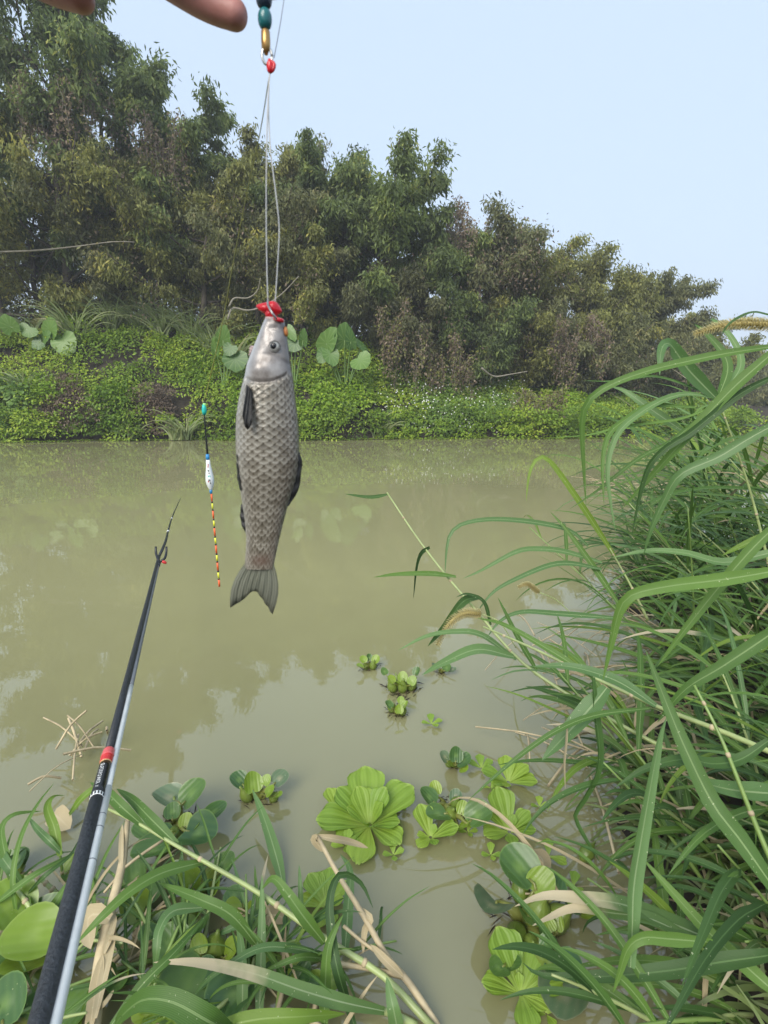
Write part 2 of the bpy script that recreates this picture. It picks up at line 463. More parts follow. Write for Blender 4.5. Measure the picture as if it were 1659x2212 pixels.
def make_tree(label, x, ytop, halfw, Yw, mat='tree_olive', tint=.45, nlimb=15, per=58, leafL=.17, low=.12, name='bank_tree', group='trees crowded along the far bank', lean=0.0, dead=0.0, spread=1.0):
    top = RY(x, ytop + (44 if x > 930 else 0), Yw)
    R = halfw * S * Yw / FPX
    bz = float(bank_z(top[0], Yw)) - .1
    base = np.array([top[0] - lean, Yw, bz])
    H = top[2] - bz
    root = thing(name, base, label, 'tree', group)
    k = 9
    tt = np.linspace(0, 1, k)
    tr = base + np.stack([lean * tt, 0 * tt, H * .93 * tt], -1)
    tr[1:, :2] += np.cumsum(rng.normal(0, .10, (k - 1, 2)), 0)
    rb = .05 + .012 * H
    tk = [(spline(tr, 16), np.linspace(rb, .02, 16))]
    br = []
    sp_pos, sp_dir, sp_t = [], [], []
    for i in range(nlimb):
        t = low + (.97 - low) * ((i + rng.random()) / nlimb) ** .9
        st = tr[0] + (tr[-1] - tr[0]) * t
        j = min(int(t * (k - 1)), k - 2); fr_ = t * (k - 1) - j
        st = tr[j] * (1 - fr_) + tr[j + 1] * fr_
        az = i * 2.4 + rng.normal(0, .4)
        env = R * spread * (.45 + .68 * math.sin(math.pi * min(1, max(.02, (t - .02) / 1.05)) ** .85)) * rng.uniform(.5, 1.45)
        el = rng.uniform(.25, .9) if t < .8 else rng.uniform(.7, 1.5)
        d = np.array([math.cos(az), math.sin(az) * .8, el])
        d /= math.hypot(d[0], d[1])
        d[2] = min(d[2], (top[2] - st[2] + .3) / max(env, .2))
        e = st + d * env
        md = (st + e) / 2 + np.array([0, 0, -.12 * env]) + rng.normal(0, .08 * env, 3)
        lp = spline([st, md, e], 8)
        br.append((lp, np.linspace(rb * (.45 - .25 * t), .012, 8)))
        nsub = 5
        for q in range(nsub):
            u = .3 + .7 * (q + rng.random()) / nsub
            s0 = lp[min(7, int(u * 7))]
            dd = nz(nz(d) * .7 + rdir(1)[0] * .8 + np.array([0, 0, .35]))
            ln = R * rng.uniform(.2, .62) * (1.15 - .3 * u)
            e2 = s0 + dd * ln
            br.append((np.array([s0, (s0 + e2) / 2 + rng.normal(0, .04, 3), e2 + [0, 0, -.08 * ln]]), np.array([.014, .010, .005])))
            for w in range(4):
                f_ = .35 + .65 * (w + rng.random()) / 4
                sp_pos.append(s0 + (e2 - s0) * f_); sp_dir.append(dd); sp_t.append(rng.normal(0, .22))
    # leader shoots poking above the crown
    for i in range(6):
        s0 = tr[-2] + rng.normal(0, .25 * R, 3) * [1, 1, .4]
        e2 = s0 + nz(np.array([rng.normal(0, .4), rng.normal(0, .4), 1.0])) * rng.uniform(.25, .5) * R
        e2[2] = min(e2[2], top[2] - .1)
        br.append((np.array([s0, (s0 + e2) / 2, e2]), np.array([.014, .01, .005])))
        for w in range(4):
            f_ = .3 + .7 * w / 3
            sp_pos.append(s0 + (e2 - s0) * f_); sp_dir.append(np.array([0, 0, 1.0])); sp_t.append(rng.normal(0, .22))
    sp_pos = np.array(sp_pos)
    kz = (top[2] - .12 - bz) / (np.percentile(sp_pos[:, 2], 99.6) - bz)
    def fitz(p_):
        p_ = np.array(p_); p_[:, 2] = bz + (p_[:, 2] - bz) * kz; return p_
    sp_pos = fitz(sp_pos); tk = [(fitz(p_), r_) for p_, r_ in tk]; br = [(fitz(p_), r_) for p_, r_ in br]
    sp_dir = np.array(sp_dir); sp_t = np.array(sp_t)
    ns = len(sp_pos)
    idx = np.repeat(np.arange(ns), rng.poisson(per * 1.45, ns))
    n = len(idx)
    sig = (.09 + .035 * R) * rng.uniform(.5, 1.5, ns)[idx][:, None]
    pos = sp_pos[idx] + np.clip(rng.normal(0, 1, (n, 3)), -1.7, 1.7) * sig * [1, 1, .85] + [0, 0, -.04]
    ax = nz(sp_dir[idx] * .3 + rdir(n) * .75 + np.array([0, 0, -.95]))
    nr = nz(rdir(n) * .8 + np.array([0, -.2, .6]))
    L = rng.uniform(.6, 1.3, n) * leafL * 1.02
    ti = tint + sp_t[idx] + rng.normal(0, .12, n) + .12 * (rng.random(n) < .02)
    tubes('trunk', tk, M['bark'], root, 8)
    tubes('branch', br, M['bark'], root, 4)
    leaf_obj('crown', pos, ax, nr, L, L * rng.uniform(.26, .38, n), ti, M[mat], root)
    if dead > 0:   # withered climber hanging in the crown
        m_ = int(dead * 28)
        c = sp_pos[rng.integers(0, ns, m_)]
        idx = np.repeat(np.arange(m_), 70)
        n = len(idx)
        pos = c[idx] + rng.normal(0, 1, (n, 3)) * [.25, .25, .38] + [0, -.1, -.2]
        L = rng.uniform(.05, .13, n)
        leaf_obj('withered_climber', pos, nz(rdir(n) + [0, 0, -.8]), rdir(n), L, L * .45, .45 + .2 * rng.normal(size=n), M['dead'], root)['kind'] = 'stuff'
    return root

G1 = 'trees crowded along the far bank'
make_tree('tallest tree on the far bank, its open crown rising past the hand', 55, -90, 150, 16.8, 'tree_green', .42, 22, 62, .18, .12, dead=.7)
make_tree('yellowish leafy tree at the downstream-left end of the far bank', -70, 120, 150, 16.2, 'tree_olive', .55, 18, 60, .17)
make_tree('slim tree with drooping leaf sprays beside the tallest tree', 195, 75, 95, 18.0, 'tree_green', .5, 17, 55, .17, .25)
make_tree('pointed tree with a leafy spire beside the slim drooping tree', 368, 165, 100, 17.6, 'tree_green', .48, 19, 60, .17)
make_tree('olive tree filling the gap behind the fishing lines', 490, 295, 105, 18.6, 'tree_olive', .45, 16, 60, .16)
make_tree('low-topped dull tree behind the fishing lines', 590, 325, 100, 19.0, 'tree_dull', .5, 15, 60, .16, dead=.3)
make_tree('round-topped green tree with two leafy peaks in mid bank', 695, 315, 95, 18.2, 'tree_green', .42, 18, 64, .17)
make_tree('broad tree whose right flank drops steeply to the sky', 815, 358, 115, 17.6, 'tree_green', .46, 22, 66, .17)
make_tree('lower tree just right of the steep broad crown', 955, 440, 85, 17.8, 'tree_green', .4, 16, 64, .16)
make_tree('tree with a thin twiggy top and pinkish withered climber', 1075, 430, 90, 18.6, 'tree_dull', .45, 17, 54, .16, dead=1.2)
make_tree('rounded olive tree with even crown in the sloping row', 1195, 482, 95, 19.2, 'tree_olive', .42, 18, 70, .15, dead=.4)
make_tree('dense dome of olive foliage in the sloping row', 1300, 500, 105, 20.2, 'tree_olive', .42, 18, 74, .15)
make_tree('shorter tree on the falling end of the row', 1400, 560, 90, 22.0, 'tree_dull', .5, 17, 74, .15)
make_tree('small far tree where the row tails off above the seed head', 1495, 640, 80, 25.0, 'tree_olive', .4, 16, 76, .16)
make_tree('distant low tree past the end of the row', 1590, 700, 80, 30.0, 'tree_dull', .5, 15, 76, .18)
make_tree('farthest low tree at the bend of the river', 1700, 725, 90, 36.0, 'tree_dull', .55, 15, 76, .2)
# lower front layer
fr_l = [
 (40, 330, 130, 15.9, 'tree_olive', .62, 'yellow-tinged small tree leaning over the taro leaves'),
 (190, 400, 90, 16.4, 'tree_dull', .42, 'brownish thin tree with bare gaps behind the pampas grass'),
 (300, 330, 90, 16.6, 'tree_olive', .5, 'olive small tree between the two left grass tufts'),
 (420, 350, 95, 16.2, 'tree_olive', .55, 'light olive small tree behind the long grass strip'),
 (545, 430, 85, 16.6, 'tree_dull', .5, 'grey-green small tree behind the red bait'),
 (655, 470, 80, 16.2, 'tree_olive', .55, 'feathery small tree above the middle taro plants'),
 (770, 440, 85, 16.8, 'tree_dull', .32, 'shaded small tree above the big taro clump'),
 (900, 540, 80, 16.4, 'tree_dull', .28, 'dark small tree behind the pale hanging vine curtain'),
 (1010, 600, 80, 16.8, 'tree_green', .3, 'dark green small tree behind the white-flowered slope'),
 (1130, 600, 85, 17.4, 'tree_olive', .42, 'small olive tree with weeping sprays over the flowers'),
 (1240, 640, 85, 17.8, 'tree_dull', .42, 'dusty small tree above the bright riverside bush'),
 (1345, 690, 80, 19.0, 'tree_dull', .38, 'dim small tree behind the tip of the arching blade'),
 (1450, 740, 80, 21.0, 'tree_dull', .4, 'dim small tree behind the folded pale grass leaf'),
 (1560, 770, 90, 25.0, 'tree_dull', .45, 'faint small tree behind the golden seed head'),
]
for (x, yt, hw, Yw, mt, ti, lb) in fr_l:
    make_tree(lb, x, yt + 10, hw, Yw + .8, mt, ti, 15, 60, .135, .04, spread=1.3, name='small_bank_tree', group='small trees in front of the tall row', dead=.25)

# shaded thicket standing between and behind the trunks
N = 900
tx = rng.uniform(-16, 22, N); ty = edge(tx) + rng.uniform(3.2, 8.5, N)
tz = bank_z(tx, ty) + rng.uniform(.1, 2.6, N) * np.interp(tx, [-14, 2, 8, 22], [1, .9, .6, .5])
idx = np.repeat(np.arange(N), 80); n = len(idx)
pos = np.stack([tx, ty, tz], -1)[idx] + rng.normal(0, .32, (n, 3))
L = rng.uniform(.1, .2, n)
o = leaf_obj('undergrowth', pos, nz(rdir(n) + [0, 0, -.5]), nz(rdir(n) + [0, -.3, .5]), L, L * .42, .35 + .2 * rng.normal(size=n), M['tree_dull'])
tag(o, 'dim leafy undergrowth between the tree trunks', kind='stuff')

# hanging curtains of withered vine
def curtain(label, x, y0, y1, hw, Yw, tint=.6, n_str=26, green=.4):
    topc = RY(x, y0, Yw)
    root = thing('vine_curtain', topc, label, 'vine', 'withered vine curtains hanging from the far trees')
    sx_ = hw * S * Yw / FPX; ht = (y1 - y0) * S * Yw / FPX
    st, pos = [], []
    for i in range(n_str):
        a = rng.uniform(-1.1, 1.1); b_ = rng.normal(0, .3)
        x0 = topc + np.array([a * sx_, b_ * sx_ - .1, (-.1 + .18 * math.sin(a * 4 + x) - .12 * rng.random()) * ht])
        h = ht * rng.uniform(.2, .95)
        pp = np.array([x0 + [rng.normal(0, .05), -.1 * math.sin(u * 3), -h * u] for u in np.linspace(0, 1, 6)])
        st.append((spline(pp, 8), np.full(8, .006)))
        pos.append(np.repeat(spline(pp, 20), rng.integers(2, 9), 0))
    pos = np.vstack(pos); n = len(pos)
    pos = pos + rng.normal(0, .07, (n, 3))
    tubes('strand', st, M['vine_wood'], root, 4)
    L = rng.uniform(.05, .12, n)
    g = rng.random(n) < green
    for nm, sel, mt, tt in (('withered_leaf_mat', ~g, 'dead', tint), ('green_leaf_mat', g, 'tree_olive', .5)):
        k = sel.sum()
        leaf_obj(nm, pos[sel], nz(rdir(k) + [0, -.2, -.9]), nz(rdir(k) + [0, -.6, .3]), L[sel], L[sel] * .5, tt + .18 * rng.normal(size=k), M[mt], root)['kind'] = 'stuff'

curtain('pale withered vine curtain hanging beside the big taro clump', 868, 650, 820, 40, 16.2, .6, 22)
curtain('reddish withered vine mound above the white flowers', 975, 725, 860, 44, 16.4, .45, 24, .4)
curtain('pinkish withered vine high on the twiggy tree', 1015, 445, 590, 50, 17.6, .8, 34, .1)
curtain('brown withered vine over the dusty small tree', 1250, 690, 800, 50, 17.0, .5, 28, .2)
curtain('brown withered vine matted below the tallest tree crown', 130, 175, 330, 70, 16.0, .5, 34, .3)
curtain('thin withered vine hanging in the pointed tree', 350, 255, 400, 40, 16.6, .5, 24, .3)
curtain('dark withered vine drooping to the water by the bright bush', 1160, 840, 940, 44, 15.3, .35, 22, .65)

# bare pale vine stems
for lb, Yw, pts in [
 ('long bare branch reaching out over the left bank', 15.2, [(-40, 545), (60, 537), (150, 527), (235, 519), (290, 522)]),
 ('pale looping vine stem just left of the red bait', 14.9, [(492, 690), (500, 664), (530, 668), (565, 658), (605, 632), (645, 596)]),
 ('short curved vine stem above the looping one', 14.9, [(495, 662), (503, 642), (530, 640), (552, 625), (562, 600)]),
 ('bare stick lying above the white flowers', 15.6, [(1040, 795), (1070, 812), (1105, 808), (1140, 802)]),
]:
    p = spline([RY(x, y, Yw) for x, y in pts], 20)
    p[:, 1] += .25 * np.sin(np.linspace(0, 3, 20))
    tag(tube('bare_creeper', p, np.linspace(.03, .012, 20), M['vine_wood'], None, 6), lb, 'vine', 'bare vine stems on the far bank')

# ------------------------------------------------------------------ bank cover
def lumps(name, centers, radii, per, leafL, mat, tint, parent=None, spread=.2, kind=None, wfac=.5):
    centers = np.asarray(centers, float); n_l = len(centers)
    idx = np.repeat(np.arange(n_l), per); n = len(idx)
    d = rdir(n); d[:, 2] = np.abs(d[:, 2]) * 1.0 - .25; d[:, 1] -= .35; d = nz(d)
    rr = np.asarray(radii)[idx] * rng.uniform(.72, 1.08, n)
    pos = centers[idx] + d * rr[:, None] * [1.1, 1, .85]
    ax = nz(d * .8 + rdir(n) * .7 + [0, -.15, -.3])
    nr = nz(d * .5 + rdir(n) * .5 + [0, -.35, .6])
    L = rng.uniform(.6, 1.2, n) * leafL
    t = np.asarray(tint)[idx] if not np.isscalar(tint) else tint
    ti = t + rng.normal(0, .15, n)
    o = leaf_obj(name, pos, ax, nr, L, L * wfac * rng.uniform(.8, 1.15, n), ti, M[mat], parent)
    if kind: o['kind'] = kind
    return o

N = 900
lx = rng.uniform(-12.5, 13, N); ls = rng.uniform(.0, 3.6, N) ** 1.0
ly = edge(lx) + ls
lz = bank_z(lx, ly)
rr = rng.uniform(.2, .5, N)
nsv = np.sin(lx * 1.3 + 2) * .5 + np.sin(lx * .7 + ls * 2.1) * .5
tint = .68 + .2 * nsv + rng.normal(0, .08, N)
o = lumps('creeping_vine_cover', np.stack([lx, ly, lz + .02], -1), rr, 120, .105, 'cover', tint, kind='stuff')
tag(o, 'green creeping ground cover over the far bank slope')

N = 230
lx = rng.uniform(-12.5, 12, N); ly = edge(lx) + rng.uniform(-.12, .2, N)
o = lumps('waterside_fringe', np.stack([lx, ly, rng.uniform(.08, .75, N)], -1), rng.uniform(.16, .34, N), 95, .1, 'cover', .45 + .25 * np.sin(lx * 1.9) + rng.normal(0, .1, N), kind='stuff')
tag(o, 'green leaves hanging over the far water edge')

def bank_lumps(x, y, hw, hh, n, r=(.18, .4), s0=-.1, s1=.9):
    """lump centres spread over the bank face as seen round a spot on it"""
    out_, k = [], 0
    while len(out_) < n and k < n * 40:
        k += 1
        a, b_ = rng.uniform(-1, 1), rng.uniform(-1, 1)
        if a * a + b_ * b_ > 1: continue
        px_, py_ = x + a * hw, y + b_ * hh
        r_ = ray(px_, py_)
        # march to the bank surface
        for d in np.linspace(13, 20, 140):
            p = CAM + r_ * d
            if p[2] < bank_z(p[0], p[1]) + .15 and p[2] > -.05: break
        else:
            continue
        out_.append(p)
    return np.array(out_), rng.uniform(r[0], r[1], len(out_))

def bush(label, x, y, hw, hh, mat, tint, n=26, per=150, leafL=.11, name='bush', wf=.5, group='bushes on the far bank face', stems=True):
    c, r = bank_lumps(x, y, hw, hh, n)
    base = c[np.argmin(c[:, 2])] * [1, 1, 0] + [0, .3, .02]
    base[0] = c[:, 0].mean()
    base[2] = float(bank_z(base[0], base[1])) - .02
    root = thing(name, base, label, 'bush', group)
    lumps('foliage', c, r, per, leafL, mat, tint + .08 * rng.normal(size=len(c)), root, wfac=wf)
    st = [(spline([base, (base + q) / 2 + [0, 0, .05], q], 5), np.full(5, .008)) for q in c]
    tubes('stem', st, M['vine_wood'] if mat == 'dead' else M['bark'], root, 4)

bush('bright yellow-green bush right behind the fish', 690, 870, 85, 62, 'bright', .5, 40, 170, .12)
bush('bright bush beside the float top', 560, 895, 55, 42, 'bright', .38, 24, 170, .12)
bush('lime green leafy mound left of the middle taro', 370, 750, 45, 45, 'cover', .75, 18, 150, .10)
bush('bright riverside bush past the flowers, beside the drooping dark vine', 1240, 890, 65, 42, 'bright', .55, 30, 160, .11)
bush('light green trailing mat above the float top', 470, 800, 75, 45, 'bright', .3, 26, 150, .1)
bush('sunny lime shrub between the two brown patches', 250, 880, 42, 48, 'bright', .2, 18, 150, .13)
bush('lime shrub above the wider brown patch', 92, 835, 38, 24, 'bright', .5, 14, 140, .11)
bush('round-leaved shrub at the left water edge', 25, 880, 48, 55, 'dark_bush', .7, 20, 110, .15, wf=.8)
bush('wide patch of withered brown brush at the water edge', 165, 893, 75, 42, 'dead', .5, 34, 190, .1, 'withered_bush', .3)
bush('narrow patch of withered brown brush by the float', 335, 888, 38, 48, 'dead', .38, 22, 190, .1, 'withered_bush', .3)
bush('small withered brush above the wide brown patch', 140, 840, 40, 18, 'dead', .4, 10, 150, .1, 'withered_bush', .3)
bush('white-flowered green thicket sloping to the water', 960, 880, 150, 50, 'dark_bush', .85, 62, 170, .1)
bush('green thicket below the big taro clump', 800, 830, 55, 40, 'cover', .5, 24, 150, .1)
bush('low green thicket at the upstream end behind the arching blade', 1370, 900, 60, 35, 'cover', .45, 24, 150, .11)
bush('shaded shrub behind the right-hand grass', 1480, 900, 70, 40, 'dark_bush', .5, 24, 150, .12)
c, r = bank_lumps(980, 870, 160, 62, 200)
idx = rng.integers(0, len(c), 420)
d = nz(rdir(420) + [0, -.9, .5])
fp = c[idx] + d * r[idx][:, None] * 1.12
k5 = np.repeat(np.arange(420), 5); a5 = np.tile(np.arange(5) * 2 * math.pi / 5, 420)
pax = np.stack([np.cos(a5), .2 * np.sin(a5), np.sin(a5)], -1)
o = leaf_obj('white_flowers', fp[k5], pax, np.tile([0, -1.0, .3], (len(k5), 1)), np.full(len(k5), .022), np.full(len(k5), .016), rng.random(len(k5)), M['flower'])
tag(o, 'tiny white flowers sprinkled over the green thicket', kind='stuff')
# floating scum of small leaves at the foot of the far bank
n = 2600
fx = rng.uniform(-11, 10, n); fy = edge(fx) - .12 - np.abs(rng.normal(0, .14, n)) * (1 + .8 * np.sin(fx * 1.1))
o = leaf_obj('floating_leaves', np.stack([fx, fy, .012 + .03 * rng.random(n)], -1), nz(rdir(n) * [1, 1, .25]), np.tile([0, 0, 1.0], (n, 1)) + .2 * rdir(n), rng.uniform(.04, .1, n), rng.uniform(.03, .07, n), .6 + .25 * rng.normal(size=n), M['cover'])
tag(o, 'small floating leaves along the foot of the far bank', kind='stuff')

# ------------------------------------------------------------------ grass blades
def blade_me(pts, width, n=15, fold=.22, nref=None, base_w=.45, tip=2.4, twist=0.0, wav=.0):
    p = spline(pts, n)
    t = nz(np.gradient(p, axis=0))
    s = np.linspace(0, 1, n)
    nref = np.array([0, -.25, 1.0]) if nref is None else np.asarray(nref, float)
    side = np.cross(t, nref); bad = np.linalg.norm(side, axis=1) < .15
    side[bad] = np.cross(t[bad], nref + np.array([.5, -.8, 0]))
    side = nz(side)
    for i in range(1, n):
        if side[i].dot(side[i - 1]) < 0: side[i] = -side[i]
    for _ in range(2):
        side[1:-1] = nz(side[:-2] + side[1:-1] * 2 + side[2:])
    nn = nz(np.cross(side, t))
    if twist:
        a = twist * s
        side, nn = side * np.cos(a)[:, None] + nn * np.sin(a)[:, None], nn * np.cos(a)[:, None] - side * np.sin(a)[:, None]
    w = width * .5 * np.minimum(1, base_w + s / .25 * (1 - base_w)) * np.power(np.clip(1 - s ** tip, 0, 1), .75)
    w = np.maximum(w, width * .012)
    up = nn * (w * fold)[:, None]
    q = .5
    v = np.stack([p + side * w[:, None] + up, p + side * (w * q)[:, None] + up * .3, p, p - side * (w * q)[:, None] + up * .3, p - side * w[:, None] + up], 1).reshape(-1, 3)
    uv = np.stack([np.tile([0, .25, .5, .75, 1.0], n), np.repeat(s, 5)], -1)
    k = (np.arange(n - 1)[:, None] * 5 + np.arange(4)[None, :]).ravel()
    f = np.stack([k, k + 1, k + 6, k + 5], -1)
    return fast_mesh('leaf', v, f, True, None, uv)

def arch(base, az, el, L, droop, rr=None):
    """a blade curve that starts at elevation el and bends down"""
    pts = [np.asarray(base, float)]
    n = 7
    e = el; a = az
    for i in range(n):
        stp = L / n
        pts.append(pts[-1] + stp * np.array([math.cos(a) * math.cos(e), math.sin(a) * math.cos(e), math.sin(e)]))
        e -= droop / n * (0.5 + 1.1 * i / n)
        e = max(e, -1.45)
        a += (rr or random).uniform(-.06, .06)
    return pts

# far-bank grass tufts
def far_tuft(label, x, y, Yw, h, nb, tint, droop=1.6, wd=.035, group='grass tufts on the far bank'):
    b = RY(x, y, Yw); b[2] = max(float(bank_z(b[0], b[1])), .02)
    root = thing('grass_tuft', b, label, 'grass', group)
    V, Fs, T, base = [], [], [], 0
    for i in range(nb):
        st = b + np.array([rng.normal(0, .08), rng.normal(0, .08), 0])
        pts = spline(arch(st, rng.uniform(0, 6.28), rng.uniform(.9, 1.45), h * rng.uniform(.7, 1.25), droop * rng.uniform(.7, 1.3)), 9)
        t = nz(np.gradient(pts, axis=0)); sd = nz(np.cross(t, np.array([0, -1.0, .4])))
        w = wd * .5 * (1 - np.linspace(0, 1, 9) ** 2) + .002
        v = np.stack([pts - sd * w[:, None], pts + sd * w[:, None]], 1).reshape(-1, 3)
        k = np.arange(8) * 2
        Fs.append(np.stack([k, k + 1, k + 3, k + 2], -1) + base); base += len(v)
        V.append(v); T.append(np.full(len(v), tint + rng.normal(0, .15)))
    o = obj('blades', fast_mesh('blades', np.vstack(V), np.vstack(Fs), True, {'tint': np.clip(np.concatenate(T), 0, 1)}), M['far_grass'], root)
    o['kind'] = 'stuff'

tufts = [
 (160, 700, 15.9, 1.5, 46, .62, 'fountain-shaped pampas-like tuft above the left taro'),
 (60, 640, 16.4, 1.3, 40, .35, 'dark grass tuft at the left end of the slope'),
 (240, 690, 16.6, 1.4, 60, .45, 'upright grass tuft right of the fountain-shaped tuft'),
 (300, 690, 16.8, 1.6, 70, .5, 'tall grass tuft in the middle of the long grass strip'),
 (350, 695, 16.6, 1.5, 60, .62, 'yellowing grass tuft in the long grass strip'),
 (410, 700, 16.7, 1.6, 70, .55, 'dense grass tuft near the end of the grass strip'),
 (460, 690, 16.5, 1.5, 56, .5, 'grass tuft with pale blades left of the red bait'),
 (510, 720, 16.2, 1.2, 50, .8, 'straw coloured grass tuft beside the middle taro'),
 (65, 900, 14.3, 1.0, 34, .6, 'arching grass tuft hanging over the left water edge'),
 (395, 880, 14.35, 1.0, 34, .7, 'arching pale tuft beside the float top'),
 (380, 935, 14.2, .6, 30, .7, 'short tuft at the water edge below the narrow brown patch'),
 (285, 925, 14.2, .7, 26, .75, 'thin tuft between the two brown patches'),
 (820, 930, 14.9, .8, 40, .7, 'hanging tuft where the bright bush meets the flowers'),
 (590, 925, 14.5, .7, 34, .7, 'low tuft behind the fish belly at the water edge'),
]
for t in tufts:
    far_tuft(t[6], t[0], t[1], t[2], t[3], t[4], t[5])

# giant taro on the far bank
m, nt, b, out = new_mat('taro_leaf')
uvn = nt.nodes.new('ShaderNodeUVMap'); uvn.uv_map = 'UVMap'
sx = nt.nodes.new('ShaderNodeSeparateXYZ'); nt.links.new(uvn.outputs[0], sx.inputs[0])
oi = nt.nodes.new('ShaderNodeObjectInfo')
c = ramp(nt, oi.outputs['Random'], [(0, (.05, .13, .02)), (1, (.14, .26, .04))])
w = math_n(nt, 'SINE', math_n(nt, 'MULTIPLY', sx.outputs['X'], 75.0))
c = mixc(nt, math_n(nt, 'MULTIPLY', math_n(nt, 'GREATER_THAN', w, .6), .22), c, (.32, .44, .14))
nt.links.new(c, b.inputs['Base Color']); b.inputs['Roughness'].default_value = .4
translucent(nt, b, out, c, .3)
M['taro'] = m
M['taro_stalk'] = plain('taro_stalk', (.12, .20, .05), .5)

def taro_leaf_me(c, ax, nrm, L, Wd):
    ax = nz(ax); side = nz(np.cross(ax, nrm)); nn = np.cross(side, ax)
    n = 26; rings = 5
    V = [c]; UV = [(0, 0)]
    for j in range(1, rings + 1):
        for i in range(n):
            a = 2 * math.pi * i / n
            u = j / rings
            # heart: notch at a = pi, point at a = 0
            rx = (.5 + .12 * math.cos(a) ** 3) * (1 - .42 * math.exp(-((a - math.pi) / .28) ** 2))
            wob = 1 + .035 * math.sin(9 * a)
            px_ = math.cos(a) * rx * L * u * wob; py_ = math.sin(a) * .5 * Wd * u * wob
            zz = .10 * L * (u ** 2) * (.6 * abs(math.sin(a)) - .9 * max(0, math.cos(a))) + .02 * L * math.sin(14 * a) * u
            V.append(c + ax * px_ + side * py_ + nn * zz); UV.append((i / n, u))
    F = [[0, 1 + i, 1 + (i + 1) % n, 1 + (i + 1) % n] for i in range(n)]
    tri = [[0, 1 + i, 1 + (i + 1) % n] for i in range(n)]
    for j in range(rings - 1):
        o1, o2 = 1 + j * n, 1 + (j + 1) * n
        for i in range(n):
            k = (i + 1) % n
            tri += [[o1 + i, o2 + i, o2 + k], [o1 + i, o2 + k, o1 + k]]
    return fast_mesh('leaf', np.array(V), np.array(tri), True, None, np.array(UV))

def taro(label, bx, by, Yw, leaves):
    b_ = RY(bx, by, Yw); b_[2] = float(bank_z(b_[0], b_[1]))
    root = thing('taro_plant', b_, label, 'plant', 'giant taro plants on the far bank')
    for (x, y, wpx, hpx, tilt) in leaves:
        c = RY(x, y, Yw - .35 + .25 * random.random())
        L = hpx * S * Yw / FPX; Wd = wpx * S * Yw / FPX
        ax = np.array([math.sin(tilt), -.35, -math.cos(tilt)])
        obj('leaf', taro_leaf_me(c, ax, np.array([.1, -1.0, .45]), L, Wd), M['taro'], root)
        tube('stalk', spline([b_, (b_ + c) / 2 + np.array([0, .1, .12]), c], 8), np.linspace(.03, .014, 8), M['taro_stalk'], root, 6)

taro('left taro plant with one round pale leaf turned to the river', 118, 785, 15.6, [(138, 737, 50, 54, .5), (108, 712, 38, 44, 2.6), (62, 712, 44, 26, -.5), (84, 742, 30, 26, -.9), (22, 706, 34, 40, 3.4), (96, 730, 26, 34, 2.2)])
taro('taro plant with dark upright leaf just left of the fish head', 480, 790, 15.2, [(482, 735, 32, 50, 2.9), (508, 775, 52, 44, .2), (498, 752, 30, 28, -.5), (465, 755, 16, 42, 3.1)])
taro('small taro plant just right of the fish head', 632, 790, 15.5, [(638, 740, 40, 34, -.6), (625, 715, 22, 40, .6), (655, 735, 18, 38, 3.0)])
taro('big many-leaved taro clump right of the fish head', 745, 815, 15.2, [(705, 742, 40, 60, 2.6), (744, 735, 42, 56, 3.1), (714, 765, 34, 42, .4), (778, 778, 50, 34, .9), (758, 738, 22, 46, 3.3), (780, 748, 14, 46, 3.9), (700, 765, 30, 34, -.5)])

# ------------------------------------------------------------------ right-hand tall grass
rnd = random.Random(5)
def pick_blade():
    return rnd.choices(['blade', 'blade_pale', 'blade_dark', 'blade_lime', 'straw', 'blade_tip'], [58, 9, 22, 6, 3, 2])[0]

def culm_plant(base, az, lean, L, nl, label, group, leafL=(.45, .85), wd=(.012, .024), curve=.5, straw=False, bl=None):
    root = thing('tall_grass', base, label, 'grass', group)
    pts = [np.asarray(base, float)]
    e = math.pi / 2 - lean; n = 8
    for i in range(n):
        pts.append(pts[-1] + L / n * np.array([math.cos(az) * math.cos(e), math.sin(az) * math.cos(e), math.sin(e)]))
        e -= curve / n
    sp = spline(pts, 14)
    tube('culm', sp, np.linspace(.0048, .0018, 14), M['straw_stem'] if straw else M[rnd.choice(['culm', 'culm_pale', 'culm'])], root, 6)
    for k in range(nl):
        u = .18 + .82 * (k + rnd.random() * .6) / nl
        i = min(13, int(u * 13))
        la = az + rnd.uniform(-1.3, 1.3)
        el = rnd.uniform(.1, 1.0)
        LL = rnd.uniform(*leafL) * (1 - .25 * abs(u - .5))
        pp = arch(sp[i], la, el, LL, rnd.choice([rnd.uniform(.3, 1.0), rnd.uniform(.8, 2.1)]), rnd)
        pp = [np.array([q[0], q[1], max(q[2], .004 + .01 * rnd.random())]) for q in pp]
        obj('leaf', blade_me(pp, rnd.uniform(*wd), 13, rnd.uniform(.1, .45), nref=[rnd.uniform(-.4, .2), rnd.uniform(-.7, 0), 1]), M['straw' if straw else (bl or pick_blade())], root)
    return root

